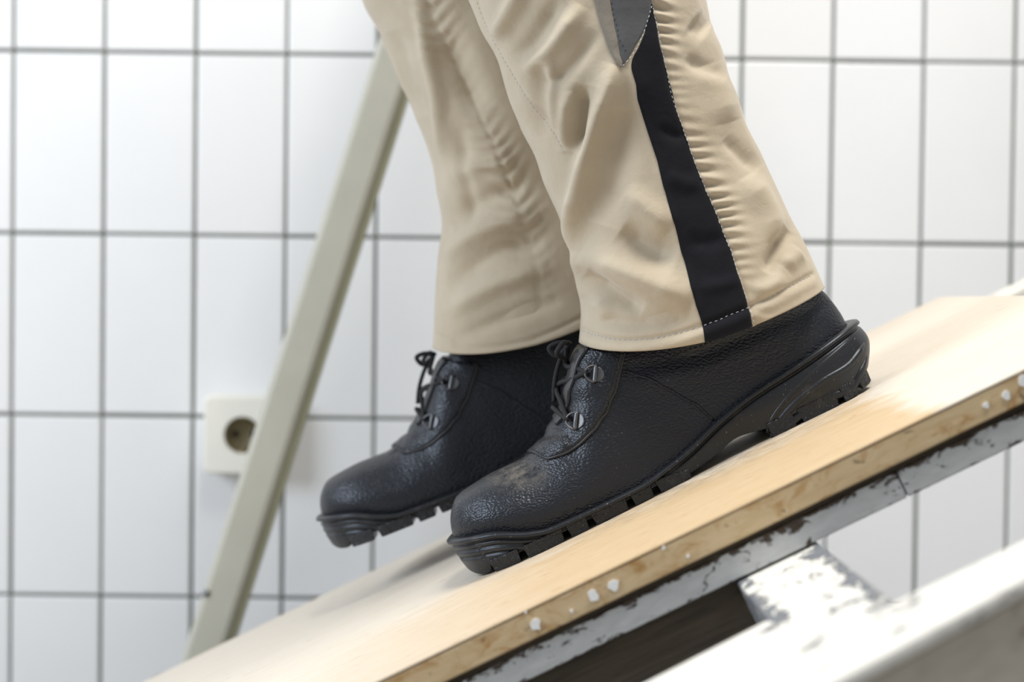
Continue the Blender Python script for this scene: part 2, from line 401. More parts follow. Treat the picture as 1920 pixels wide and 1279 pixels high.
# ================================================================== RAMP BOARD
uA = ramp_u(on_ramp(700, 1279))
u_top = ramp_u(at(2211, 549, Y_NEAR))
Y_FAR = on_ramp(1000, 925)[1]
u_bot = -R0[2] / e_u[2] + 0.06
TB_T = 0.0185
board = empty('ramp_board', ramp_pt(u_bot, 0, (Y_NEAR + Y_FAR)/2), 'pale wooden board sloping across the picture with the boots on it', 'board')
def slope_box(name, ua, ub, va, vb, ya, yb, mat, parent, bev=0.0015, label=None, shear=0.0):
    """box in slope axes; the object is rotated with the slope so that textures run along it"""
    c = ramp_pt((ua+ub)/2, (va+vb)/2, (ya+yb)/2)
    hx, hy, hz = abs(ub-ua)/2, abs(yb-ya)/2, abs(vb-va)/2
    me = bpy.data.meshes.new(name)
    me.from_pydata([(sx*hx, sy*hy, sz*hz) for sz in (-1, 1) for sy in (-1, 1) for sx in (-1, 1)], [], [(0,2,3,1),(4,5,7,6),(0,1,5,4),(1,3,7,5),(3,2,6,7),(2,0,4,6)])
    me.materials.append(mat); o = bpy.data.objects.new(name, me); o.location = c; o.rotation_euler = (0, -ANG, 0); link(o, parent)
    if bev: bevel(o, bev)
    if label: o['label'] = label
    return o
deck = slope_box('deck', u_bot, u_top, -0.0022, 0.0, Y_NEAR, Y_FAR, M['board'], board, 0.0012, 'pale worn top veneer')
core = slope_box('core', u_bot, u_top, -TB_T, -0.0022, Y_NEAR + 0.0004, Y_FAR, M['edge'], board, 0.0012, 'tan stained edge of the board')
um = (u_bot + u_top)/2; ym = (Y_NEAR + Y_FAR)/2
# where the tan strip and the scuffs lie, in the deck's own coordinates
uh = ramp_u(on_ramp(1690, 765)) - um; ul = ramp_u(on_ramp(780, 1210)) - um
TB.mx.inputs[1].default_value = uh + 0.012; TB.mx.inputs[2].default_value = uh - 0.008; TB.mx.inputs[3].default_value = 0; TB.mx.inputs[4].default_value = 1
TB.mx2.inputs[1].default_value = ul - 0.10; TB.mx2.inputs[2].default_value = ul + 0.10; TB.mx2.inputs[3].default_value = 0; TB.mx2.inputs[4].default_value = 1
sc_c = on_ramp(1290, 915); TB.scuff.inputs[1].default_value = (ramp_u(sc_c) - um, sc_c[1] + 0.045 - ym, 0)
# white paint flecks on the near edge
for px, py, s in ((1150, 1098, 22), (1113, 1117, 20), (1004, 1172, 20), (1072, 1146, 7), (986, 1148, 5), (1886, 741, 17), (1849, 760, 11), (1918, 715, 20), (1244, 1027, 6), (1290, 1043, 7)):
    c = at(px, py, Y_NEAR); r = s/2/3246; n = 9; P = []
    for k in range(n):
        a = 2*math.pi*k/n; rr = r*random.uniform(0.72, 1.25)
        P.append(c + np.array([rr*math.cos(a), -0.0006, rr*1.1*math.sin(a)]))
    Vv, Ff = prism(P, (0, 0.0012, 0)); mesh_obj('paint_fleck', Vv, Ff, M['fleck'], board, smooth=False)

# ================================================================== RAMP FRAME
frame = empty('trestle', ramp_pt(0.2, -0.05, 1.1), 'old white painted timber trestle with chipped paint under the board', 'trestle')
u_end = ramp_u(on_ramp(2500, 400))
VB = -TB_T                                        # frame top plane = underside of the board
SH = 0.0205                                       # depth of the grey strip
u_j = ramp_u(at(1683, 890, Y_NEAR + 0.003))       # butt joint between two lengths of the strip
for ua, ub in ((u_bot + 0.15, u_j - 0.0005), (u_j + 0.0005, u_top + 0.25)):
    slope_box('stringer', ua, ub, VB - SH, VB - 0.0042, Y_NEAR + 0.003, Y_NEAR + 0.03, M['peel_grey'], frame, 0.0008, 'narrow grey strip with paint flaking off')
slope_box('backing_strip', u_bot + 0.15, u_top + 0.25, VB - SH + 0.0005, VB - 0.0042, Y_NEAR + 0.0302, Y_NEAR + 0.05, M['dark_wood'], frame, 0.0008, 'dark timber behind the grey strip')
slope_box('rail', u_bot + 0.15, u_top + 0.25, VB - 0.085, VB - 0.0008, Y_FAR - 0.045, Y_FAR + 0.012, M['peel_white'], frame, 0.003, 'white rail along the far side of the board')
slope_box('gap_strip', u_bot + 0.15, u_top + 0.25, VB - 0.0044, VB - 0.0004, Y_NEAR + 0.007, Y_NEAR + 0.048, M['dark_wood'], frame, 0.0006, 'thin dark strip between board and grey timber')  # dark filler set in the gap below the board
VC = VB - SH - 0.0012                             # top of crossbar and of the near rail
def flat_piece(name, pix, v, thick, mat, label=None, bev=0.002):
    """plank lying in the slope plane at height v, its outline measured on the photograph"""
    P = np.array([on_ramp(x, y, v) if not isinstance(x, np.ndarray) else x for x, y in pix])
    c = P.mean(0); loc = np.stack([(P - c) @ e_u, (P - c) @ e_y, (P - c) @ e_v], 1)
    Vv, Ff = prism(loc, (0, 0, -thick))
    me = bpy.data.meshes.new(name); me.from_pydata(Vv.tolist(), [], Ff)
    bm = bmesh.new(); bm.from_mesh(me); bmesh.ops.recalc_face_normals(bm, faces=bm.faces); bm.to_mesh(me); bm.free()
    me.materials.append(mat); o = bpy.data.objects.new(name, me); o.location = c; o.rotation_euler = (0, -ANG, 0); link(o, frame)
    bevel(o, bev)
    if label: o['label'] = label
    return o
# crossbar, straight into the depth between stringer and near rail
cu0, cu1 = ramp_u(on_ramp(1376, 1084, VC)), ramp_u(on_ramp(1526, 1009, VC))
yr = on_ramp(1680, 1130, VC)[1]
slope_box('crossbar', cu0, cu1, VC - 0.030, VC - 0.0004, yr - 0.030, Y_NEAR + 0.045, M['peel_cross'], frame, 0.002, 'white crossbar with paint flaked to grey at its edges')
# near rail: its inner side is wider below the crossbar
dn, up = 0.85, 0.42
P = [on_ramp(1207, 1279, VC) - e_u*dn, on_ramp(1207, 1279, VC), on_ramp(1440, 1160, VC), on_ramp(1560, 1192, VC), on_ramp(1660, 1134, VC), on_ramp(1920, 1011, VC), on_ramp(1920, 1011, VC) + e_u*up,
     on_ramp(1920, 1082, VC) + e_u*up, on_ramp(1920, 1082, VC), on_ramp(1560, 1277, VC), on_ramp(1560, 1277, VC) - e_u*dn]
def flat_piece_pts(name, P, thick, mats, label):
    P = np.array(P); c = P.mean(0); loc = np.stack([(P - c) @ e_u, (P - c) @ e_y, (P - c) @ e_v], 1)
    Vv, Ff = prism(loc, (0, 0, -thick))
    me = bpy.data.meshes.new(name); me.from_pydata(Vv.tolist(), [], Ff)
    bm = bmesh.new(); bm.from_mesh(me); bmesh.ops.recalc_face_normals(bm, faces=bm.faces); bm.to_mesh(me); bm.free()
    for m in mats: me.materials.append(m)
    o = bpy.data.objects.new(name, me); o.location = c; o.rotation_euler = (0, -ANG, 0); link(o, frame); bevel(o, 0.003, 3); o['label'] = label
    return o, c
rail_near, _c = flat_piece_pts('rail', P, 0.008, [M['peel_white']], 'white rail nearest the viewer with chipped paint')
# the stained upright side of the near rail
Ps = np.array([P[7], P[8], P[9], P[10]])
inn = 0.004
lo = [p - e_v*0.0082 for p in Ps]
poly = [p + e_y*inn for p in lo] + [p + e_y*(inn + 0.035) for p in lo[::-1]]
sd, _ = flat_piece_pts('rail_side', poly, 0.085, [M['peel_side']], 'stained cream side of the near rail')
# dark board hanging below the stringer, ending at the crossbar
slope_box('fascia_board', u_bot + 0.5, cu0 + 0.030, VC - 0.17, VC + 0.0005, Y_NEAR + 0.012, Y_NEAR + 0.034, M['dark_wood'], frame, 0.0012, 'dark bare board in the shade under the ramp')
# legs that carry the upper end
q = P[7] - e_u*0.06 - e_v*0.05 + e_y*0.022
for y, t0 in ((Y_NEAR + 0.02, ramp_pt(u_top + 0.18, VB - 0.03, 0)), (Y_FAR - 0.018, ramp_pt(u_top + 0.18, VB - 0.03, 0)), (q[1], q)):
    box('leg', (t0[0]-0.03, y - 0.02, 0.0), (t0[0]+0.03, y + 0.02, t0[2]), M['peel_white'], frame, 0.003)
# bolt heads showing over the far side of the board
for px, py in ((474, 1190), (297, 1274)):
    c = at(px, py, Y_FAR + 0.006); rr = 0.010
    pts = [c - e_v*0.035, c + e_v*0.0, c + e_v*0.004]
    Vv, Ff = tube_data(pts, [rr, rr, rr*0.7], 10); mesh_obj('bolt', Vv, Ff, M['steel'], frame)

# ================================================================== BRACE POST
YP = 1.70
ptop = at(612, 548, YP)
post = empty('brace_post', at(388, 1230, YP), 'slanting grey-beige flat post standing between the ramp and the tiled wall', 'post')
a0, a1 = at(701, 100, YP), at(338, 1240, YP); b0, b1 = at(763, 190, YP), at(437, 1205, YP)
dirp = (a0 - a1); dirp /= np.linalg.norm(dirp)
wv = (b1 - a1) - ((b1 - a1) @ dirp)*dirp; wid = np.linalg.norm(wv); wv /= wid
top_s, bot_s = 1.05/dirp[2], -(a1[2] - 0.0)/dirp[2]
def bar(name, s0, s1, c0, c1, y0, y1, mat, bev):
    pts = []
    for y in (y0, y1):
        for s, c in ((s0, c0), (s0, c1), (s1, c1), (s1, c0)): 
            p = a1 + dirp*s + wv*c; p = p.copy(); p[1] = y; pts.append(p)
    F = [(0,1,2,3),(7,6,5,4),(0,4,5,1),(1,5,6,2),(2,6,7,3),(3,7,4,0)]
    o = mesh_obj(name, pts, F, mat, post, smooth=False); bevel(o, bev); return o
bar('face_board', bot_s, top_s, 0.0, wid*0.87, YP, YP + 0.030, M['post'], 0.006)
bar('edge_strip', bot_s, top_s, wid*0.87 + 0.0003, wid, YP + 0.004, YP + 0.028, M['post_edge'], 0.002)
c = at(386, 1112, YP)
Vv, Ff = tube_data([c + np.array([0, 0.002, 0]), c + np.array([0, -0.0015, 0])], 0.004, 10, upv=np.array([0, 0, 1.0])); mesh_obj('screw', Vv, Ff, M['steel'], post)

# ================================================================== WALL SOCKET
sc = at(463, 812, Y_WALL); S = 0.0425
sock = empty('wall_socket', (sc[0], Y_WALL, sc[2]), 'square cream wall socket half hidden by the slanting post', 'socket')
def rrect(w, r, n=6):
    out = []
    for cx, cz, a in ((w-r, w-r, 0), (-w+r, w-r, 90), (-w+r, -w+r, 180), (w-r, -w+r, 270)):
        for k in range(n+1):
            t = math.radians(a + 90*k/n); out.append((cx + r*math.cos(t), cz + r*math.sin(t)))
    return out
def ring_stack(sections):
    """sections: list of (outline [(x,z)], y); closed shell with end caps"""
    V, F = [], []; n = len(sections[0][0])
    for ol, y in sections:
        V += [(sc[0] + x, y, sc[2] + z) for x, z in ol]
    F = grid_faces(len(sections), n, True)
    return V, F, n
YF = Y_WALL - 0.032
o1, o2, o3 = rrect(S, 0.007), rrect(S - 0.002, 0.006), rrect(S - 0.010, 0.004)
def circ(r, n=28): return [(r*math.cos(2*math.pi*(k + 3.5)/n), r*math.sin(2*math.pi*(k + 3.5)/n)) for k in range(n)]
V, F, n = ring_stack([(o1, Y_WALL - 0.002), (o1, YF + 0.003), (o2, YF), (circ(0.0205, n=len(o1)), YF), (circ(0.0195, n=len(o1)), YF + 0.002)])
pl = mesh_obj('cover_plate', V, F, M['socket'], sock, smooth=False); bevel(pl, 0.0008)
V, F, n = ring_stack([(circ(0.0197), YF + 0.0005), (circ(0.0193), YF + 0.017), (circ(0.0001), YF + 0.017)])
mesh_obj('socket_well', V, F, M['socket_in'], sock)
for dx in (-0.0095, 0.0095):
    V, F = tube_data([(sc[0]+dx, YF + 0.0172, sc[2]), (sc[0]+dx, YF + 0.0155, sc[2])], 0.0032, 12, upv=np.array([0, 0, 1.0]))
    mesh_obj('pin_hole', V, F, M['lace'], sock)
for sgn in (-1, 1):
    V, F = tube_data([(sc[0], YF + 0.003, sc[2] + sgn*0.0185), (sc[0], YF + 0.016, sc[2] + sgn*0.0178)], 0.0022, 8, upv=np.array([1.0, 0, 0]))
    mesh_obj('earth_clip', V, F, M['brass'], sock)

# ================================================================== PERSON: boots
person = empty('person', on_ramp(1290, 905) + e_y*0.05, 'person in beige work trousers and black leather boots stepping down the ramp', 'person')
HALF = 0.050
Cc = on_ramp(942, 1070)                   # a point under the near edge of the sole
BO = Cc + e_y*HALF                        # boot origin (w = 0 is the boot's middle)
def uvw(px, py, w):
    p = at(px, py, BO[1] + w); return (p - BO) @ e_u, (p - BO) @ e_v
# ---- profile curves of the boot in its own (u, v) coordinates, metres
top_px = [(850,1000), (845,980), (846,958), (857,931), (881,913), (928,885), (975,863), (996,849), (1010,832), (1028,803), (1050,775), (1062,740), (1072,705), (1083,664), (1101,640), (1118,600)]
tp = np.array([uvw(x, y, 0.0) for x, y in top_px])
fe_px = [(914,1002), (993,996), (1031,988), (1101,957), (1195,913), (1240,883), (1290,845), (1351,788), (1416,737), (1488,691), (1560,642), (1590,622)]
fe = np.array([uvw(x, y, -0.046) for x, y in fe_px])
toe_f = uvw(850, 1004, 0.0); heel_f = uvw(1590, 616, 0.0)
fu = np.concatenate([[toe_f[0]], fe[:, 0], [heel_f[0] + 0.004]]); fv = np.concatenate([[max(fe[0,1], toe_f[1]*0.97)], fe[:, 1], [fe[-1,1] + 0.001]])
heel_top = np.array([uvw(x, y, 0.0) for x, y in [(1529,546), (1554,562), (1574,587), (1587,612)]])
U0, U1 = toe_f[0], heel_f[0]
VTOP = heel_top[0,1] + 0.045              # shaft height, inside the trouser leg
tu = list(tp[:, 0]); tv = list(tp[:, 1])
# make u strictly increasing
uu, vv = [U0], [tp[0,1]]
for a, b in zip(tu[1:], tv[1:]):
    if a > uu[-1] + 0.0008: uu.append(a); vv.append(b)
uu += [uu[-1] + 0.020, heel_top[0,0] - 0.04, heel_top[0,0] - 0.010]; vv += [VTOP, VTOP, heel_top[0,1] + 0.012]
for a, b in heel_top[0:]:
    if a > uu[-1] + 0.0006: uu.append(a); vv.append(b)
uu.append(U1 + 0.0008); vv.append(heel_f[1] + 0.004)
def vtop(u): return smooth_interp(uu, vv, u)
def vfea(u): return smooth_interp(fu, fv, u)
LEN = U1 - U0
WS, WV = [0, .10, .2, .32, .45, .58, .70, .82, .92, 1.0], [.0500, .0520, .0525, .0515, .0470, .0410, .0375, .0370, .0370, .0360]
def halfw(s):
    s = np.clip(np.asarray(s, float), 0, 1); b = smooth_interp(WS, WV, s)
    t = np.clip((0.20 - s)/0.20, 0, 1); b = b * np.power(np.clip(1 - t**2.3, 0, 1), 1/2.1)
    t = np.clip((s - 0.86)/0.14, 0, 1); b = b * np.power(np.clip(1 - t**2.2, 0, 1), 1/2.0)
    return b
NS, NT_ = 150, 96
def upper_pt(s, th, off=0.0):
    """point on the leather upper; s 0 toe .. 1 heel, th 0 = near welt, pi/2 = ridge, pi = far welt"""
    s = np.asarray(s, float); th = np.asarray(th, float)
    u = U0 + s*LEN; vf_, vt_ = vfea(u), np.maximum(vtop(u), vfea(u) + 0.003)
    hw = np.maximum(halfw(s), 0.0003)
    ank = np.clip((u - (tp[9,0] + 0.004))/0.055, 0, 1); ank = ank*ank*(3 - 2*ank)          # 0 vamp .. 1 shaft
    toe = np.clip((0.30 - s)/0.30, 0, 1)
    c, sn = np.cos(th), np.sin(th)
    # vamp: rounded arch; toe: fuller; shaft: upright sides
    ex = 2.25 + 0.9*toe + 3.2*ank; ey = 2.1 + 0.7*toe + 2.0*ank
    w = -np.sign(c)*np.power(np.abs(c) + 1e-9, 2/ex)
    h = np.power(np.clip(sn, 0, 1) + 1e-9, 2/ey)
    H = vt_ - vf_
    bul = 1 + 0.035*np.sin(np.pi*np.clip(h*1.6, 0, 1))*(1 - ank) 
    nar = 1 - ank*(0.16*np.clip(h, 0, 1))
    wv_ = hw*w*bul*nar*0.965
    vv_ = vf_ + H*h
    # the ridge profile is measured in the middle; keep a little lean of the heel
    return u, vv_, wv_
def boot_to_world(u, v, w, X):
    u, v, w = np.broadcast_arrays(u, v, w)
    return X['o'] + u[..., None]*X['u'] + v[..., None]*X['v'] + (w*X['m'])[..., None]*X['y']
# near boot stands on the board; the far one is lifted and a step ahead, toe a little up
XN = dict(o=BO, u=e_u, v=e_v, y=e_y, m=1.0)
da = math.radians(-4.0)
e_u2 = math.cos(da)*e_u + math.sin(da)*e_v; e_v2 = -math.sin(da)*e_u + math.cos(da)*e_v
YR = BO[1] + 0.185
toe_target = at(604, 944, YR)
O2 = toe_target - (toe_f[0] + 0.003)*e_u2 - (toe_f[1] + 0.008)*e_v2
XF = dict(o=O2, u=e_u2, v=e_v2, y=e_y, m=-1.0)

sg = (1 - np.cos(np.pi*np.linspace(0, 1, NS)))/2
sg = 0.55*sg + 0.45*np.linspace(0, 1, NS); sg[0], sg[-1] = 0.0004, 0.9996
tg = np.pi*np.linspace(0, 1, NT_)
SGR, TGR = np.meshgrid(sg, tg, indexing='ij')
GU, GV, GW = upper_pt(SGR, TGR)
# soft creases over the instep and the folded, padded shaft
def crease(GU, GV, GW):
    d = np.zeros_like(GU)
    return d
GP_near = boot_to_world(GU, GV, GW, XN)
NPX, NPY = project(GP_near.reshape(-1, 3)); NPX = NPX.reshape(GU.shape); NPY = NPY.reshape(GU.shape)
# grid normals (outward) in boot coords
def grid_normals(A, B, C):
    P = np.stack([A, B, C], -1); dS = np.gradient(P, axis=0); dT = np.gradient(P, axis=1)
    N = np.cross(dT, dS); N /= np.linalg.norm(N, axis=-1)[..., None] + 1e-12
    ctr = np.stack([A, np.full_like(B, 0) + vfea(A) + 0.01, np.zeros_like(C)], -1)
    sgn = np.sign(((P - ctr)*N).sum(-1)); sgn[sgn == 0] = 1
    return N*sgn[..., None]
GN = grid_normals(GU, GV, GW)
front_mask = TGR <= np.pi/2 + 0.05
def px_to_st(px, py):
    d = (NPX - px)**2 + (NPY - py)**2 + np.where(front_mask, 0, 1e9)
    i, j = np.unravel_index(np.argmin(d), d.shape); return sg[i], tg[j]
def surf(s, th, lift=0.0):
    """boot-space point and normal at (s, th) by bilinear lookup"""
    s = np.atleast_1d(s); th = np.atleast_1d(th)
    fi = np.interp(s, sg, np.arange(NS)); fj = np.interp(th, tg, np.arange(NT_))
    i = np.clip(fi.astype(int), 0, NS-2); j = np.clip(fj.astype(int), 0, NT_-2); a = fi - i; b = fj - j
    def bl(G):
        if G.ndim == 3: a_, b_ = a[:, None], b[:, None]
        else: a_, b_ = a, b
        return G[i, j]*(1-a_)*(1-b_) + G[i+1, j]*a_*(1-b_) + G[i, j+1]*(1-a_)*b_ + G[i+1, j+1]*a_*b_
    P = np.stack([bl(DU), bl(DV), bl(DW)], -1); N = bl(GN); N /= np.linalg.norm(N, axis=-1)[:, None] + 1e-12
    return P + N*lift, N
# relief: seam step of the quarter panel, instep creases, shaft wrinkles
def line_dist(px, py, poly):
    """distance in pixels to a polyline and signed side"""
    best = np.full(px.shape, 1e9)
    for (x0, y0), (x1, y1) in zip(poly[:-1], poly[1:]):
        dx, dy = x1-x0, y1-y0; L2 = dx*dx + dy*dy
        t = np.clip(((px-x0)*dx + (py-y0)*dy)/L2, 0, 1)
        best = np.minimum(best, np.hypot(px - x0 - t*dx, py - y0 - t*dy))
    return best
REL = np.zeros_like(GU)
def relief(poly, amp, wid):
    global REL
    d = line_dist(NPX, NPY, poly); m = np.where(TGR < np.pi*0.62, 1.0, 0.0)
    REL = REL + amp*np.exp(-(d/wid)**2)*m
relief([(1005,855), (1028,838), (1060,826)], 0.0016, 14); relief([(1020,818), (1045,812), (1068,822)], -0.0024, 9)
relief([(1052,800), (1062,815), (1060,836)], 0.0020, 9); relief([(1062,758), (1085,752), (1112,752)], -0.0012, 10)
relief([(1075,735), (1098,728), (1130,722)], 0.0012, 12); relief([(1290,640), (1400,600), (1545,540)], 0.0022, 20)
relief([(1180,690), (1300,668), (1420,622), (1545,572)], -0.0010, 14); relief([(1200,720), (1330,690), (1470,620)], 0.0008, 16)
DU, DV, DW = GU + GN[..., 0]*REL, GV + GN[..., 1]*REL, GW + GN[..., 2]*REL

# ---- sole profile: outline swept by a moulded section
SO = 0.0035
SU0, SU1 = uvw(851, 1020, 0.0)[0] - 0.001, uvw(1632, 668, 0.0)[0]
bot_px_u = [SU0, SU0 + 0.006, SU0 + 0.02, SU0 + 0.045] 
def lat(px, py): return uvw(px, py, -0.046)
a_ff, a_ar, a_ar2, a_hf, a_hb = lat(1292, 903), lat(1344, 854), lat(1394, 817), lat(1422, 826), lat(1628, 730)
LUG = 0.0062
bu = [SU0, SU0 + 0.0015, SU0 + 0.004, SU0 + 0.010, SU0 + 0.018, SU0 + 0.021, a_ff[0] - 0.012, a_ff[0] + 0.002, a_ar[0], a_ar2[0] - 0.004, a_ar2[0] + 0.010, a_hf[0] + 0.012, SU1 - 0.03, SU1 - 0.010, SU1]
bv = [0.014, 0.009, 0.0055, 0.0022, 0.0012, LUG, LUG, 0.0035, a_ar[1], a_ar2[1], 0.009, LUG + 0.001, LUG + 0.002, LUG + 0.006, 0.020]
def vbot(u): return smooth_interp(bu, bv, u)
NO = 130
so = (1 - np.cos(np.pi*np.linspace(0, 1, NO)))/2; so = 0.5*so + 0.5*np.linspace(0, 1, NO)
ol_u = SU0 + so*(SU1 - SU0); ol_w = halfw(so)*1.0 + 0.0030*np.clip(np.minimum(so, 1-so)*30, 0, 1)
OU = np.concatenate([ol_u, ol_u[::-1][1:-1]]); OW = np.concatenate([-ol_w, ol_w[::-1][1:-1]])
OUT = np.stack([OU, OW], 1); nO = len(OUT)
tn = np.roll(OUT, -1, 0) - np.roll(OUT, 1, 0); on = np.stack([tn[:, 1], -tn[:, 0]], 1); on /= np.linalg.norm(on, axis=1)[:, None]
if ((OUT - OUT.mean(0))*on).sum() < 0: on = -on
# smooth normals a bit at the ends
for _ in range(2):
    on = on + 0.5*(np.roll(on, 1, 0) + np.roll(on, -1, 0)); on /= np.linalg.norm(on, axis=1)[:, None]
def sole_section(k, u):
    """outward offset of the side wall at k (0 top .. 1 bottom)"""
    d = k*(vfeat_sole(u) - vbot(u))                      # distance below the welt
    bead = 0.0026*np.exp(-((d - 0.0020)/0.0019)**4)
    g1 = -0.0014*np.exp(-((d - 0.0050)/0.0009)**2)
    toe_ = np.clip((0.15 - (u - SU0))/0.06, 0, 1)
    g2 = -0.0016*np.exp(-((d - 0.0095)/0.0010)**2)*toe_ - 0.0016*np.exp(-((d - 0.0150)/0.0010)**2)*toe_
    belly = 0.0012*np.sin(np.pi*np.clip(k, 0, 1))
    hl = np.clip((u - a_hf[0])/0.05, 0, 1)
    return bead + g1 + g2 + belly + hl*0.0035*np.sin(np.pi*np.clip(k, 0, 1)**1.3) - 0.0012*k
KS = np.linspace(0, 1, 44)
def vfeat_sole(u): 
    uc = np.clip(u, U0 + 0.001, U1 - 0.001)
    return vfea(uc) + 0.0010
def sole_pt(idx_u, idx_w, nrm, k, lift=0.0):
    top, bot = vfeat_sole(idx_u), vbot(idx_u)
    off = sole_section(k, idx_u) + lift
    return idx_u + nrm[..., 0]*off, top + (bot - top)*k, idx_w + nrm[..., 1]*off

def patch_mesh(name, S, T, X, mat, parent, lift=0.0012, thick=0.0014, label=None):
    """leather panel lying on the upper: (rows, cols) of (s, th); closed on its edges"""
    nr, nc = S.shape
    P, N = surf(S.ravel(), T.ravel(), 0.0)
    qx, qy = project(boot_to_world(P[:, 0], P[:, 1], -np.abs(P[:, 2]), XN)); lf = np.where(qy > 652, lift, -0.006)[:, None]
    P = P + N*lf; Q = P - N*thick
    A = boot_to_world(P[:, 0], P[:, 1], P[:, 2], X); B = boot_to_world(Q[:, 0], Q[:, 1], Q[:, 2], X)
    n = nr*nc; F = grid_faces(nr, nc) + [tuple(reversed(f)) for f in grid_faces(nr, nc, off=n)]
    rim = [j for j in range(nc)] + [i*nc + nc-1 for i in range(1, nr)] + [(nr-1)*nc + j for j in range(nc-2, -1, -1)] + [i*nc for i in range(nr-2, 0, -1)]
    F += [(rim[k], rim[(k+1) % len(rim)], n + rim[(k+1) % len(rim)], n + rim[k]) for k in range(len(rim))]
    return mesh_obj(name, np.vstack([A, B]), F, mat, parent, label=label)
def surf_line(pix, lift, step=0.0015):
    """pixel polyline -> points and normals on the near boot's surface (boot coordinates)"""
    st_ = np.array([px_to_st(x, y) for x, y in catmull(pix, 10)])
    st_ = resample(st_, 0.012)
    k = np.ones(5)/5
    if len(st_) > 8:
        pad = np.vstack([st_[:1]]*2 + [st_] + [st_[-1:]]*2); st_ = np.stack([np.convolve(pad[:, c], k, 'valid') for c in (0, 1)], 1)
    P, N = surf(st_[:, 0], st_[:, 1], lift)
    return resample(P, step), N
def tube_obj(name, P, rad, X, mat, parent, n=6, label=None, flat=1.0):
    Wd = boot_to_world(P[:, 0], P[:, 1], P[:, 2], X)
    V, F = tube_data(Wd, rad, n, flat=flat); return mesh_obj(name, V, F, mat, parent, label=label)
def dashes(P, rad, gap, n=5):
    V, F = [], []; P = resample(P, gap/2)
    for i in range(0, len(P) - 1, 2):
        a, b = P[i], P[i+1]; m = (a+b)/2
        v, f = tube_data([a, a*0.7 + b*0.3, a*0.3 + b*0.7, b], [rad*0.55, rad, rad, rad*0.55], n, off=len(V)); V += v; F += f
    return V, F

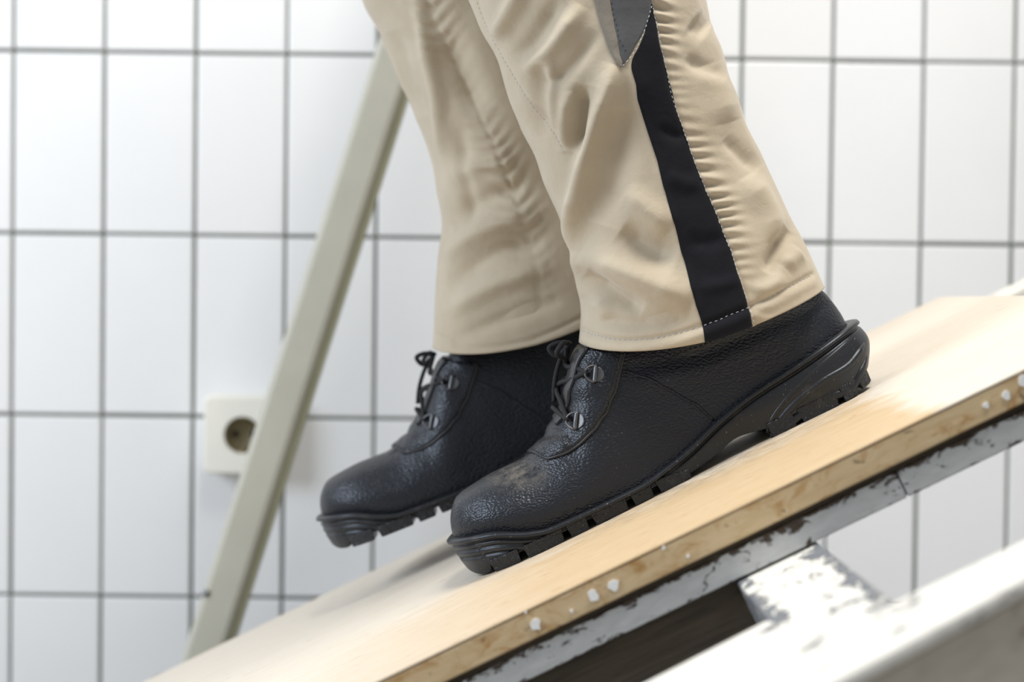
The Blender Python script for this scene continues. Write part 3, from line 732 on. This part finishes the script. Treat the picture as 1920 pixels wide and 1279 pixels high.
EYE_B = [(996,858), (1020,861), (1046,856), (1072,842), (1100,818), (1122,790), (1140,758), (1153,722), (1162,690), (1168,655)]
def build_boot(X, label):
    A = boot_to_world(DU, DV, DW, X)
    F = grid_faces(NS, NT_)
    bt = mesh_obj('boot', A.reshape(-1, 3), F, M['leather'], person, label=label)
    # sole body
    V = []
    for k in KS:
        u, v, w = sole_pt(OUT[:, 0], OUT[:, 1], on, k); V.append(boot_to_world(u, v, w, X))
    # inward lip on top and cap below
    ut, vt_, wt = sole_pt(OUT[:, 0], OUT[:, 1], on, 0.0, -0.006); topring = boot_to_world(ut, vt_ - 0.0005, wt, X)
    ub, vb_, wb = sole_pt(OUT[:, 0], OUT[:, 1], on, 1.0, -0.003); botring = boot_to_world(ub, vb_ + 0.0000, wb, X)
    rings = [topring] + V + [botring]
    allv = np.vstack(rings); F = grid_faces(len(rings), nO, True)
    lst = (len(rings) - 1)*nO
    for i in range(NO - 1):                       # bottom cap between the two sides
        j0 = i; j1 = i + 1; m0 = (nO - i) % nO; m1 = (nO - i - 1) % nO
        if i == 0: F.append((lst + 0, lst + 1, lst + m1))
        elif i == NO - 2: F.append((lst + j0, lst + j1, lst + m0))
        else: F.append((lst + j0, lst + j1, lst + m1, lst + m0))
    mesh_obj('sole', allv, F, M['rubber'], bt, label='thick black rubber sole with grooved side')
    # tread lugs: blocks along both edges, forefoot and heel
    def lug(ua, ub, w0f, w1f, side, vlo=0.0, hi=None, tap=0.0012):
        n = 5; us = np.linspace(ua, ub, n); Vt = []
        s_ = np.clip((us - SU0)/(SU1 - SU0), 0.002, 0.998); hw = halfw(s_) + 0.0032
        base = np.interp(us, [SU0, SU0 + 0.004, SU0 + 0.010, SU0 + 0.022, SU1 - 0.035, SU1 - 0.012, SU1], [0.012, 0.0065, 0.0025, 0.0, 0.0, 0.0035, 0.013]) + vlo
        topv = (vbot(us) + 0.0035) if hi is None else np.full(n, hi)
        for lv in (0, 1):
            for io in (0, 1):
                ww = side*hw*(w1f if io else w0f); uu_ = us.copy()
                if lv == 0:
                    uu_ = us.mean() + (us - us.mean())*0.90; ww = ww*(0.975 if io else 1.0)
                vv_ = base if lv == 0 else topv
                Vt.append(boot_to_world(uu_, vv_, ww, X))
        Vt = np.vstack(Vt); idx = lambda lv, io, i: (lv*2 + io)*n + i
        Ff = []
        for i in range(n - 1):
            Ff += [(idx(0,0,i), idx(0,1,i), idx(0,1,i+1), idx(0,0,i+1)), (idx(1,0,i), idx(1,0,i+1), idx(1,1,i+1), idx(1,1,i)),
                   (idx(0,1,i), idx(1,1,i), idx(1,1,i+1), idx(0,1,i+1)), (idx(0,0,i), idx(0,0,i+1), idx(1,0,i+1), idx(1,0,i))]
        for i in (0, n-1): Ff.append((idx(0,0,i), idx(1,0,i), idx(1,1,i), idx(0,1,i)))
        bevel(mesh_obj('tread_lug', Vt, Ff, M['lug'], bt, smooth=False), 0.0008, 2)
    for side in (-1, 1):
        u = SU0 + 0.0215
        for ln in (0.022, 0.030, 0.015, 0.027, 0.016, 0.028):
            if u + ln > a_ff[0] + 0.004: ln = a_ff[0] + 0.004 - u
            if ln > 0.005: lug(u, u + ln, 0.42, 1.015, side)
            u += ln + 0.0034
        u = a_hf[0] + 0.010
        for ln in (0.020, 0.030, 0.012, 0.010):
            ln = min(ln, SU1 - 0.004 - u)
            if ln > 0.006: lug(u, u + ln, 0.30, 1.02, side)
            u += ln + 0.0032
    u = SU0 + 0.022
    while u < a_ff[0] - 0.02: lug(u, u + 0.02, -0.30, 0.30, 1); u += 0.026
    # flowing ribs moulded on the heel, both sides
    ribs = [([(1446,822), (1462,790), (1495,752), (1540,716), (1585,690), (1606,668), (1621,648)], 0.0030),
            ([(1462,824), (1482,795), (1520,765), (1560,744), (1598,730), (1614,705), (1628,672)], 0.0034),
            ([(1438,812), (1452,778), (1485,735), (1530,692), (1575,655), (1604,632)], 0.0016)]
    for pix, rr in ribs:
        pts = catmull(pix, 8)
        for side in (-1, 1):
            uv_ = np.array([uvw(x, y, -0.041) for x, y in pts])
            us = np.clip(uv_[:, 0], SU0, SU1 - 0.0006); s_ = (us - SU0)/(SU1 - SU0); hw = halfw(s_) + 0.003*np.clip((1 - s_)*30, 0, 1)
            tp_, bt_ = vfeat_sole(us), vbot(us); k = np.clip((uv_[:, 1] - tp_)/(bt_ - tp_), 0, 1)
            off = sole_section(k, us)
            hw2 = hw + off*0.9 - rr*0.45
            rad = rr*np.clip(np.minimum(np.arange(len(us)), np.arange(len(us))[::-1])/8 + 0.25, 0, 1)
            tube_obj('sole_rib', np.stack([us + off*np.clip((s_-0.9)*10, 0, 1), uv_[:, 1], side*hw2], 1), rad, X, M['rubber'], bt, n=8)
    # facing with the eyelets: panel over the instep down to the stitched curve
    st_ = np.array([px_to_st(x, y) for x, y in catmull(EYE_B, 6)])
    o_ = np.argsort(st_[:, 0]); bs, bth = st_[o_, 0], st_[o_, 1]
    keep = np.concatenate([[True], np.diff(bs) > 1e-5]); bs, bth = bs[keep], bth[keep]
    s0 = bs[0]; s1 = bs[-1]
    rows = np.linspace(s0, s1, 70); thb = np.interp(rows, bs, bth); kk = np.ones(5)/5
    thb = np.convolve(np.pad(thb, 2, mode='edge'), kk, 'valid')
    thb = thb + (np.pi/2 - thb)*np.clip(1 - (rows - s0)/(0.035), 0, 1)**2
    S_ = np.repeat(rows[:, None], 41, 1); T_ = thb[:, None] + (np.pi - 2*thb)[:, None]*np.linspace(0, 1, 41)[None, :]
    patch_mesh('eyelet_facing', S_, T_, X, M['leather'], bt, 0.0016, 0.0022, 'smoother leather panel under the laces')
    for dth, rr in ((0.035, 0.00045), (0.075, 0.00040)):
        for sd in (0, 1):
            th_ = thb + dth; th_ = th_ if sd == 0 else np.pi - th_
            P_, N_ = surf(rows, th_, 0.0017); P_ = resample(P_, 0.0012)
            Wd = boot_to_world(P_[:, 0], P_[:, 1], P_[:, 2], X); V, F = dashes(Wd, rr*0.9, 0.0028); mesh_obj('stitching', V, F, M['thread_black'], bt)
    for sd in (0, 1):                             # rolled edge of the facing
        th_ = thb - 0.012; th_ = th_ if sd == 0 else np.pi - th_
        P_, N_ = surf(rows, th_, 0.0006); tube_obj('piping', P_, 0.0011, X, M['leather_smooth'], bt, 7)
    # quarter seam
    P_, _n = surf_line([(1166,696), (1205,706), (1262,735), (1310,765), (1349,797)], 0.0002)
    tube_obj('quarter_seam', P_, 0.0010, X, M['leather'], bt, 7)
    Pm = P_.copy(); Pm[:, 2] *= -1; tube_obj('quarter_seam', Pm, 0.0010, X, M['leather'], bt, 7)
    P_, _n = surf_line([(1176,712), (1215,722), (1262,746), (1305,772), (1338,800)], 0.0003)
    Wd = boot_to_world(P_[:, 0], P_[:, 1], P_[:, 2], X); V, F = dashes(Wd, 0.0004, 0.0032); mesh_obj('stitching', V, F, M['thread_black'], bt)
    # collar edge with its row of stitches, just under the trouser hem
    P_, _n = surf_line([(1180,676), (1250,668), (1320,648), (1400,612), (1440,596)], 0.0006)
    Wd = boot_to_world(P_[:, 0], P_[:, 1], P_[:, 2], X); V, F = dashes(Wd, 0.0006, 0.0036); mesh_obj('stitching', V, F, M['thread_black'], bt)
    # D-ring eyelets and laces
    eyes = []
    for (ex, ey) in ((1120, 701), (1086, 788)):
        s_, th_ = px_to_st(ex, ey)
        for sd in (0, 1):
            P_, N_ = surf(s_, th_ if sd == 0 else np.pi - th_, 0.0022); c0 = P_[0]; nn = N_[0]
            Pb, _ = surf(s_, (th_ + 0.10) if sd == 0 else np.pi - th_ - 0.10, 0.0022); ax = np.array([-0.80, 0.50, 0.0]); ax -= (ax @ nn)*nn; ax /= np.linalg.norm(ax)   # towards the ridge
            bx = np.cross(nn, ax)
            # plate: half disc, with a folded bar across its straight side
            r_ = 0.0056; pol = [c0 + bx*r_] + [c0 - ax*r_*1.15*math.sin(a) + bx*r_*math.cos(a) for a in np.linspace(0.15, math.pi - 0.15, 12)] + [c0 - bx*r_]
            W1 = boot_to_world(*np.array(pol).T, X); nw = boot_to_world(*(np.array(pol) - nn*0.0022).T, X)
            n = len(W1); F = [tuple(range(n)), tuple(range(2*n-1, n-1, -1))] + [(i, (i+1) % n, n + (i+1) % n, n + i) for i in range(n)]
            pl_ = mesh_obj('eyelet', np.vstack([W1, nw]), F, M['metal'], bt, smooth=False, label='dark metal D-ring eyelet'); bevel(pl_, 0.0005)
            barp = np.array([c0 + bx*(r_*1.05) + nn*0.0007, c0 + nn*0.0011, c0 - bx*(r_*1.05) + nn*0.0007])
            tube_obj('eyelet_bar', resample(barp, 0.001), 0.0016, X, M['metal'], bt, 10)
            ringp = np.array([c0 + bx*r_*1.05*math.cos(a) + ax*r_*1.25*math.sin(a) + nn*(0.0008 + 0.0022*math.sin(a)) for a in np.linspace(0, math.pi, 18)])
            tube_obj('eyelet_ring', ringp, 0.00075, X, M['metal'], bt, 8)
            eyes.append((c0, ax, nn, bx, r_))
    def lace(pts, rr=0.0017): 
        P_ = catmull(pts, 10); tube_obj('lace', P_, rr, X, M['lace'], bt, 8)
    (uN, aN, nN, bN, rN), (uF, aF, nF, bF, rF) = eyes[0], eyes[1]
    (lN, aL, nL, bL, rL), (lF, aG, nG, bG, rG) = eyes[2], eyes[3]
    ridge = lambda px, py, l: np.array([*uvw(px, py, 0.0), 0.0]) + np.array([-0.6, 0.8, 0])*l
    e1, e2 = uN + aN*rN*1.1 + nN*0.003, uF + aF*rF*1.1 + nF*0.003
    e3, e4 = lN + aL*rL*1.1 + nL*0.003, lF + aG*rG*1.1 + nG*0.003
    m1 = ridge(1056, 735, 0.005); m2 = ridge(1072, 690, 0.005); m0 = ridge(1046, 772, 0.003)
    lace([e3, (e3 + m1)/2 + nN*0.002, m1, (m1 + e2)/2 + nF*0.003, e2])
    lace([e4, (e4 + m1)/2 + nN*0.002, m1 + np.array([0.002, 0.002, 0]), (m1 + e1)/2 + nN*0.003, e1])
    lace([e3, m0 + np.array([0, 0.002, 0]), e4])
    lace([e1, (e1 + m2)/2 + nN*0.003, m2, ridge(1080, 655, 0.006)])
    lace([e2, (e2 + m2)/2 + nF*0.003, m2 + np.array([0.002, 0.003, 0]), ridge(1078, 650, 0.007)])
    # bow loop hanging by the shin and a loose end along the tongue
    b0 = ridge(1080, 652, 0.007)
    lace([b0, ridge(1068, 656, 0.010), ridge(1058, 668, 0.012), ridge(1064, 678, 0.009), ridge(1076, 668, 0.008), b0 + np.array([0.002, 0, -0.004])], 0.0019)
    lace([ridge(1076, 664, 0.008), ridge(1064, 700, 0.008), ridge(1056, 730, 0.007), ridge(1053, 760, 0.006)], 0.0017)
    lace([b0, ridge(1074, 652, 0.008) + np.array([0, 0, -0.012]), ridge(1064, 672, 0.009) + np.array([0, 0, -0.014]), ridge(1074, 680, 0.006) + np.array([0, 0, -0.008])], 0.0018)
    # tongue: padded flap between the facings, up the shin
    rows_t = np.linspace(s1 - 0.20, s1 - 0.05, 24); S2 = np.repeat(rows_t[:, None], 13, 1); T2 = np.pi/2 + np.linspace(-0.42, 0.42, 13)[None, :]*np.ones((24, 1))
    patch_mesh('tongue', S2, T2, X, M['leather_smooth'], bt, 0.0034, 0.003, 'padded tongue behind the laces')
    return bt
boot_n = build_boot(XN, 'black leather boot standing flat on the board, dusty toe')
boot_f = build_boot(XF, 'black leather boot lifted off the board behind the other')
dc = on_ramp(0, 0)
sd_, td_ = px_to_st(968, 885); dP, dN = surf(sd_, td_); dw = boot_to_world(dP[:, 0], dP[:, 1], dP[:, 2], XN)[0]
TL.dust.inputs[1].default_value = tuple(dw)

# ================================================================== PERSON: trousers
def leg_surface(rowsL, rowsR, sag, yc, dep, NR=240, NC=260):
    n = len(rowsL); ky = np.array([0.5*(l[1] + r[1]) for l, r in zip(rowsL, rowsR)])
    kt = np.concatenate([[0], np.cumsum(np.hypot(np.diff([l[0] for l in rowsL]), np.diff([l[1] for l in rowsL])))]); kt /= kt[-1]
    tcut = kt[6]
    t = np.concatenate([np.linspace(0, tcut*1.08, int(NR*0.82), endpoint=False), np.linspace(tcut*1.08, 1, NR - int(NR*0.82))])
    sp = lambda vals: smooth_interp(kt, vals, t)
    Lx, Ly, Rx, Ry = sp([l[0] for l in rowsL]), sp([l[1] for l in rowsL]), sp([r[0] for r in rowsR]), sp([r[1] for r in rowsR])
    sg_ = np.interp(t, kt, sag); dp = np.interp(t, kt, dep); y0 = np.interp(t, kt, yc)
    th = 2*np.pi*np.arange(NC)/NC                         # 0 = right silhouette, pi/2 = towards the camera
    c, s = np.cos(th), np.sin(th)
    c2 = np.sign(c)*np.abs(c)**0.92
    P = np.zeros((NR, NC, 3))
    for i in range(NR):
        a = at(Lx[i], Ly[i], y0[i]); b = at(Rx[i], Ry[i], y0[i]); mid, hf = (a+b)/2, (b-a)/2
        P[i] = mid + c2[:, None]*hf
        bx = np.clip(1 - t[i]/(tcut*0.8), 0, 1)
        P[i, :, 1] = y0[i] - dp[i]*np.sign(s)*np.abs(s)**(1 - 0.25*bx)
        P[i, :, 2] -= sg_[i]/2640*np.sign(s)*np.abs(s)**1.5*(1 - 0.42*np.clip(c, 0, 1))
    return P, t, th
def normals_of(P):
    dS = np.gradient(P, axis=0); dT = (np.roll(P, -1, 1) - np.roll(P, 1, 1))/2
    N = np.cross(dS, dT); N /= np.linalg.norm(N, axis=-1)[..., None] + 1e-12
    ctr = P.mean(1, keepdims=True); s = np.sign(((P - ctr)*N).sum(-1)).mean()
    return N*s
def polyd(px, py, poly):
    """distance to polyline, parameter along it, signed side (+ right of travel in the picture)"""
    best = np.full(px.shape, 1e9); par = np.zeros(px.shape); sd = np.zeros(px.shape); L = 0; tot = sum(math.hypot(b[0]-a[0], b[1]-a[1]) for a, b in zip(poly[:-1], poly[1:]))
    for (x0, y0), (x1, y1) in zip(poly[:-1], poly[1:]):
        dx, dy = x1-x0, y1-y0; l = math.hypot(dx, dy)
        t = np.clip(((px-x0)*dx + (py-y0)*dy)/(l*l), 0, 1); d = np.hypot(px-x0-t*dx, py-y0-t*dy)
        m = d < best; best = np.where(m, d, best); par = np.where(m, (L + t*l), par); sd = np.where(m, np.sign((px-x0)*dy - (py-y0)*dx)*-1, sd); L += l
    return best, par, sd, tot
def fold(D, PX, PY, face, pts, amp, wid, taper=0.25):
    poly = [tuple(p) for p in catmull(pts, 6)]
    d, par, sd, tot = polyd(PX, PY, poly)
    q = par/tot; e = np.clip(np.minimum(q, 1-q)/taper, 0, 1)**0.7 if taper > 0 else 1
    return D + amp*0.001*np.exp(-(d/wid)**2)*(0.15 + 0.85*e)*face
def pucker(D, PX, PY, face, pts, amp, wl, reach, side=0, slant=0.6):
    poly = [tuple(p) for p in catmull(pts, 6)]
    d, par, sd, tot = polyd(PX, PY, poly)
    ok = 1.0 if side == 0 else (sd == side)
    ph = par + slant*d
    wav = np.sin(2*np.pi*ph/wl + 1.8*np.sin(par/47.0) + 1.1*np.sin(par/19.0))
    env = np.exp(-((d - 7)/reach)**2)*(0.55 + 0.45*np.sin(par/61.0 + 1.0)) * (d > 2)
    D = D + amp*0.001*wav*env*face*ok
    return D - 1.0*0.001*np.exp(-(d/4.0)**2)*face              # the seam itself lies low
def low_noise(P, sc, amp):
    return np.array([noise.noise(Vector(p*sc)) for p in P.reshape(-1, 3)]).reshape(P.shape[:2])*amp

# ---------------- near leg
Lr = [(1086,642), (1090,590), (1068,480), (1028,370), (982,240), (935,120), (885,0), (840,-120), (770,-300), (715,-480), (720,-700), (800,-950)]
Rr = [(1541,536), (1521,490), (1468,388), (1418,290), (1380,200), (1352,100), (1326,0), (1305,-120), (1280,-300), (1250,-480), (1290,-700), (1350,-950)]
YL = BO[1] + 0.005
P1, t1, th1 = leg_surface(Lr, Rr, [46, 44, 34, 20, 8, 2, 0, 0, 0, 0, 0, 0], [YL]*7 + [YL, YL + .005, YL + .01, YL + .03, YL + .05], [.071, .071, .069, .069, .072, .076, .079, .081, .083, .085, .09, .10], 300, 300)
PX1, PY1 = project(P1.reshape(-1, 3)); PX1 = PX1.reshape(P1.shape[:2]); PY1 = PY1.reshape(P1.shape[:2])
face1 = np.clip(np.sin(th1)[None, :]*2.2 + 0.25, 0, 1)*np.ones((P1.shape[0], 1))
STR_R = [(1185,-420), (1202,-220), (1219,-60), (1222,0), (1233,60), (1252,150), (1276,230), (1308,320), (1342,400), (1372,480), (1396,550), (1413,606)]
STR_L = [(1150,-60), (1160,0), (1172,80), (1186,150), (1205,220), (1232,310), (1260,410), (1287,510), (1308,585), (1323,645)]
D = (low_noise(P1, 16, 0.0045) + low_noise(P1, 42, 0.0016))*np.clip(0.15 + t1*5, 0, 1)[:, None]
for pts, a, w in (
    ([(1152,120), (1120,230), (1096,310), (1078,400), (1068,470)], 10.0, 17), ([(1098,160), (1083,225), (1072,285)], -10.0, 17),
    ([(1068,170), (1060,230), (1058,290)], 5.0, 13), ([(1165,200), (1150,310), (1120,420)], -6.5, 34),
    ([(930,70), (955,30), (985,-30)], 5.5, 15), ([(965,115), (1005,70), (1050,0)], -5.5, 17), ([(985,135), (1040,85), (1090,10)], 6.0, 16),
    ([(1015,165), (1065,130), (1120,60)], -4.5, 14), ([(1010,120), (1010,200), (1020,260)], -4.0, 14), ([(1030,110), (1035,180), (1040,240)], 4.0, 10),
    ([(1085,470), (1075,520), (1092,560)], 4.0, 14), ([(1098,512), (1140,545), (1205,580)], -8.5, 17), ([(1090,480), (1160,505), (1240,540), (1300,560)], 7.5, 28),
    ([(1165,430), (1215,462), (1268,480)], -7.5, 24), ([(1170,360), (1220,400), (1255,430)], 4.0, 24), ([(1110,590), (1180,606), (1300,596)], -3.0, 18),
    ([(1120,560), (1135,600)], 3.0, 14), ([(1440,512), (1450,480), (1478,430)], -6.0, 13), ([(1400,330), (1440,400), (1455,450)], 6.0, 22), ([(1470,500), (1500,470)], 4.0, 18),
    ([(1330,120), (1350,180), (1362,230)], 4.5, 20), ([(1300,40), (1330,60)], -4, 20), ([(1290,110), (1330,130), (1355,150)], -3.5, 14), ([(1360,260), (1390,290), (1420,320)], -3.5, 12),
    ([(870,-110), (960,-150), (1060,-140)], -5, 22), ([(850,-170), (950,-215), (1070,-210)], 5, 24), ([(820,-260), (920,-300), (1040,-290)], -5, 24), ([(1240,-60), (1290,-90)], -4, 18), ([(1230,-160), (1285,-200)], 4, 20), ([(1410,545), (1440,540), (1470,520)], 2.5, 14), ([(1235,240), (1265,255), (1285,250)], -1.6, 10), ([(1250,330), (1290,345), (1310,340)], 1.8, 14), ([(1290,450), (1330,455), (1360,445)], -1.8, 14), ([(1310,540), (1350,535), (1385,525)], 1.5, 12)):
    D = fold(D, PX1, PY1, face1, pts, a*1.15, w)
D = pucker(D, PX1, PY1, face1, STR_R, 2.2, 23, 27, -1, -0.35)
D = fold(D, PX1, PY1, face1, [(893,-20), (915,50), (945,110), (990,185), (1035,245), (1062,292)], -1.2, 4, 0.05)
D = fold(D, PX1, PY1, face1, STR_L, 1.1, 7, 0.0)
STI = [(1092,620), (1130,632), (1180,638), (1250,630), (1320,609), (1400,577), (1460,549), (1524,514)]
D = fold(D, PX1, PY1, face1, STI, -1.6, 5, 0.0)
D = fold(D, PX1, PY1, face1, [(x, y + 17) for x, y in STI], 1.2, 9, 0.0)
N1 = normals_of(P1); S1 = P1 + N1*D[..., None]; N1s = normals_of(S1)
PXs, PYs = project(S1.reshape(-1, 3)); PXs = PXs.reshape(D.shape); PYs = PYs.reshape(D.shape)

# ---------------- far leg
Lf = [(812,650), (818,560), (823,440), (816,330), (775,215), (727,105), (680,0), (630,-110), (580,-260), (580,-420), (650,-650), (800,-850)]
Rf = [(1196,560), (1186,480), (1150,380), (1115,290), (1085,200), (1065,100), (1050,0), (1035,-120), (1035,-300), (1060,-480), (1140,-700), (1300,-850)]
YL2 = YR - 0.002
P2, t2, th2 = leg_surface(Lf, Rf, [44, 40, 30, 16, 6, 2, 0, 0, 0, 0, 0, 0], [YL2]*7 + [YL2, YL2, YL2, YL2 - .02, YL2 - .04], [.070, .069, .067, .067, .070, .073, .076, .078, .082, .085, .09, .10], 220, 220)
PX2, PY2 = project(P2.reshape(-1, 3)); PX2 = PX2.reshape(P2.shape[:2]); PY2 = PY2.reshape(P2.shape[:2])
face2 = np.clip(np.sin(th2)[None, :]*2.2 + 0.25, 0, 1)*np.ones((P2.shape[0], 1))
D2 = (low_noise(P2, 15, 0.0045) + low_noise(P2, 40, 0.0014))*np.clip(0.15 + t2*5, 0, 1)[:, None]
INS = [(795,-40), (812,30), (845,110), (885,190), (925,270), (958,350), (985,430), (1005,500), (1015,560)]
for pts, a, w in (([(780,-20), (800,90), (822,180), (828,290)], 6, 13), ([(835,60), (870,150), (900,210)], -7, 26), ([(735,60), (765,150), (790,220)], -5, 18),
                  ([(850,330), (900,310), (960,300)], 5, 18), ([(840,420), (900,380), (980,350)], -6, 20), ([(835,480), (910,430), (1010,400)], 6, 18),
                  ([(840,540), (920,480), (1020,450)], -5, 18), ([(840,590), (920,540), (1030,500)], 5, 18), ([(860,240), (872,330), (875,420)], -4, 14), ([(845,640), (940,600), (1050,560)], -3, 14)):
    D2 = fold(D2, PX2, PY2, face2, pts, a*1.2, w)
D2 = pucker(D2, PX2, PY2, face2, INS, 1.8, 26, 28, 0, 0.5)
STI2 = [(818,628), (860,648), (905,652), (960,645), (1010,632), (1090,595), (1185,540)]
D2 = fold(D2, PX2, PY2, face2, STI2, -1.4, 4, 0.0)
N2 = normals_of(P2); S2 = P2 + N2*D2[..., None]

def leg_mesh_data(S, off):
    nr, nc = S.shape[:2]
    N = normals_of(S)
    inner = S[:3] - N[:3]*0.0012                       # turned-in hem so the cloth has an edge
    inn = np.stack([S[0] - N[0]*0.0014, S[12] - N[12]*0.0022, S[30] - N[30]*0.004])
    V = np.vstack([S.reshape(-1, 3), inn.reshape(-1, 3)])
    F = grid_faces(nr, nc, True, off)
    b = off + nr*nc
    F += [tuple(reversed(f)) for f in grid_faces(3, nc, True, b)]
    F += [(off + j, b + j, b + (j+1) % nc, off + (j+1) % nc) for j in range(nc)]
    F.append(tuple(off + (nr-1)*nc + j for j in range(nc)))
    return V, F
Va, Fa = leg_mesh_data(S1, 0); Vb, Fb = leg_mesh_data(S2, len(Va))
# seat of the trousers joining both legs above the picture
c1, c2_ = S1[-1].mean(0), S2[-1].mean(0); hip = []
HN = 48; zs = np.linspace(min(c1[2], c2_[2]) - 0.10, c1[2] + 0.22, 14)
for z in zs:
    q = (z - zs[0])/(zs[-1] - zs[0]); rx = 0.12*min(1, 0.25 + 3*q); ry = (abs(c2_[1]-c1[1])/2 + 0.095)*min(1, 0.3 + 3*q)
    for k in range(HN):
        a = 2*math.pi*k/HN; hip.append(((c1[0]+c2_[0])/2 + rx*math.cos(a), (c1[1]+c2_[1])/2 + ry*math.sin(a), z))
o3_ = len(Va) + len(Vb); Fh = grid_faces(14, HN, True, o3_) + [tuple(o3_ + k for k in range(HN)), tuple(o3_ + 13*HN + k for k in range(HN))]
trousers = mesh_obj('trousers', np.vstack([Va, Vb, np.array(hip)]), Fa + Fb + Fh, M['khaki'], person, label='beige cotton work trousers')

def near_idx(px, py):
    d = (PXs - px)**2 + (PYs - py)**2 + np.where(np.sin(th1)[None, :] > 0.02, 0, 1e9)
    i, j = np.unravel_index(np.argmin(d), d.shape); return i, j
nr1, nc1 = D.shape
def lookup(fi, fj, lift):
    i = np.clip(fi.astype(int), 0, nr1-2); j = fj.astype(int) % nc1; k = (j+1) % nc1; a = (fi - i)[:, None]; b = (fj - np.floor(fj))[:, None]
    bl = lambda G: G[i, j]*(1-a)*(1-b) + G[i+1, j]*a*(1-b) + G[i, k]*(1-a)*b + G[i+1, k]*a*b
    N = bl(N1s); N /= np.linalg.norm(N, axis=1)[:, None] + 1e-12
    return bl(S1) + N*lift
def idx_line(pix, n=10):
    q = np.array([near_idx(x, y) for x, y in catmull(pix, n)], float)
    k = np.ones(5)/5; pad = np.vstack([q[:1]]*2 + [q] + [q[-1:]]*2)
    return np.stack([np.convolve(pad[:, c], k, 'valid') for c in (0, 1)], 1)
def cloth_panel(name, Lp, Rp, nr, nc, lift, mat, label, thick=0.0012):
    a, b = idx_line(Lp), idx_line(Rp)
    ra = np.stack([np.interp(np.linspace(0, 1, nr), np.linspace(0, 1, len(a)), a[:, c]) for c in (0, 1)], 1)
    rb = np.stack([np.interp(np.linspace(0, 1, nr), np.linspace(0, 1, len(b)), b[:, c]) for c in (0, 1)], 1)
    s = np.linspace(0, 1, nc)[None, :, None]; Q = (ra[:, None, :]*(1-s) + rb[:, None, :]*s).reshape(-1, 2)
    edge = np.minimum(np.linspace(0, 1, nc), 1 - np.linspace(0, 1, nc))*nc
    lf = np.tile(lift*np.clip(0.55 + edge*0.25, 0, 1), nr)
    A = lookup(Q[:, 0], Q[:, 1], 0.0); Nn = lookup(Q[:, 0], Q[:, 1], 1.0) - A; A = A + Nn*lf[:, None]; B = A - Nn*thick
    n = nr*nc; F = grid_faces(nr, nc) + [tuple(reversed(f)) for f in grid_faces(nr, nc, off=n)]
    rim = [j for j in range(nc)] + [i*nc + nc-1 for i in range(1, nr)] + [(nr-1)*nc + j for j in range(nc-2, -1, -1)] + [i*nc for i in range(nr-2, 0, -1)]
    F += [(rim[k], rim[(k+1) % len(rim)], n + rim[(k+1) % len(rim)], n + rim[k]) for k in range(len(rim))]
    return mesh_obj(name, np.vstack([A, B]), F, mat, trousers, label=label)
# black side stripe (its top tapers behind the grey patch)
cloth_panel('side_stripe', [(1221,4), (1206,70), (1184,118), (1192,165), (1208,225), (1234,312), (1262,412), (1289,512), (1311,590), (1330,668)],
            [(1222,4), (1232,62), (1242,110), (1253,152), (1276,230), (1308,320), (1342,400), (1372,480), (1396,550), (1420,640)], 150, 30, 0.0010, M['black_cloth'], 'black stripe down the side seam')
cloth_panel('patch', [(1060,-420), (1085,-200), (1122,0), (1138,60), (1152,100), (1165,126)], [(1190,-420), (1205,-200), (1221,0), (1208,55), (1167,126)], 90, 24, 0.0013, M['grey_cloth'], 'dark grey pointed patch')
cloth_panel('patch_border', [(1050,-420), (1076,-200), (1114,0), (1146,100), (1162,126)], [(1080,-420), (1106,-200), (1145,0), (1163,100), (1166,126)], 90, 8, 0.0019, M['taupe_cloth'], 'lighter taupe strip beside the patch')
def thread(name, pix, rad, gap, lift, mat):
    q = idx_line(pix); Wd = lookup(q[:, 0], q[:, 1], lift); Wd = resample(Wd, 0.0015)
    V, F = dashes(Wd, rad, gap); return mesh_obj(name, V, F, mat, trousers)
thread('hem_stitching', STI, 0.00024, 0.0040, 0.0003, M['thread'])
thread('hem_stitching', [(1320,612), (1350,600), (1380,588), (1410,574)], 0.00028, 0.0036, 0.0012, M['thread'])
thread('seam_stitching', STR_R[1:], 0.00034, 0.0034, 0.0010, M['thread'])
thread('seam_stitching', [(1166,126), (1188,99), (1208,56), (1221,4)], 0.0003, 0.0034, 0.0013, M['thread'])
thread('seam_stitching', [(1144,0), (1158,60), (1174,104)], 0.0003, 0.0034, 0.0013, M['thread_black'])
thread('seam_stitching', [(886,-20), (912,50), (945,112), (990,186), (1035,245), (1062,292)], 0.00018, 0.0036, 0.0002, M['thread'])
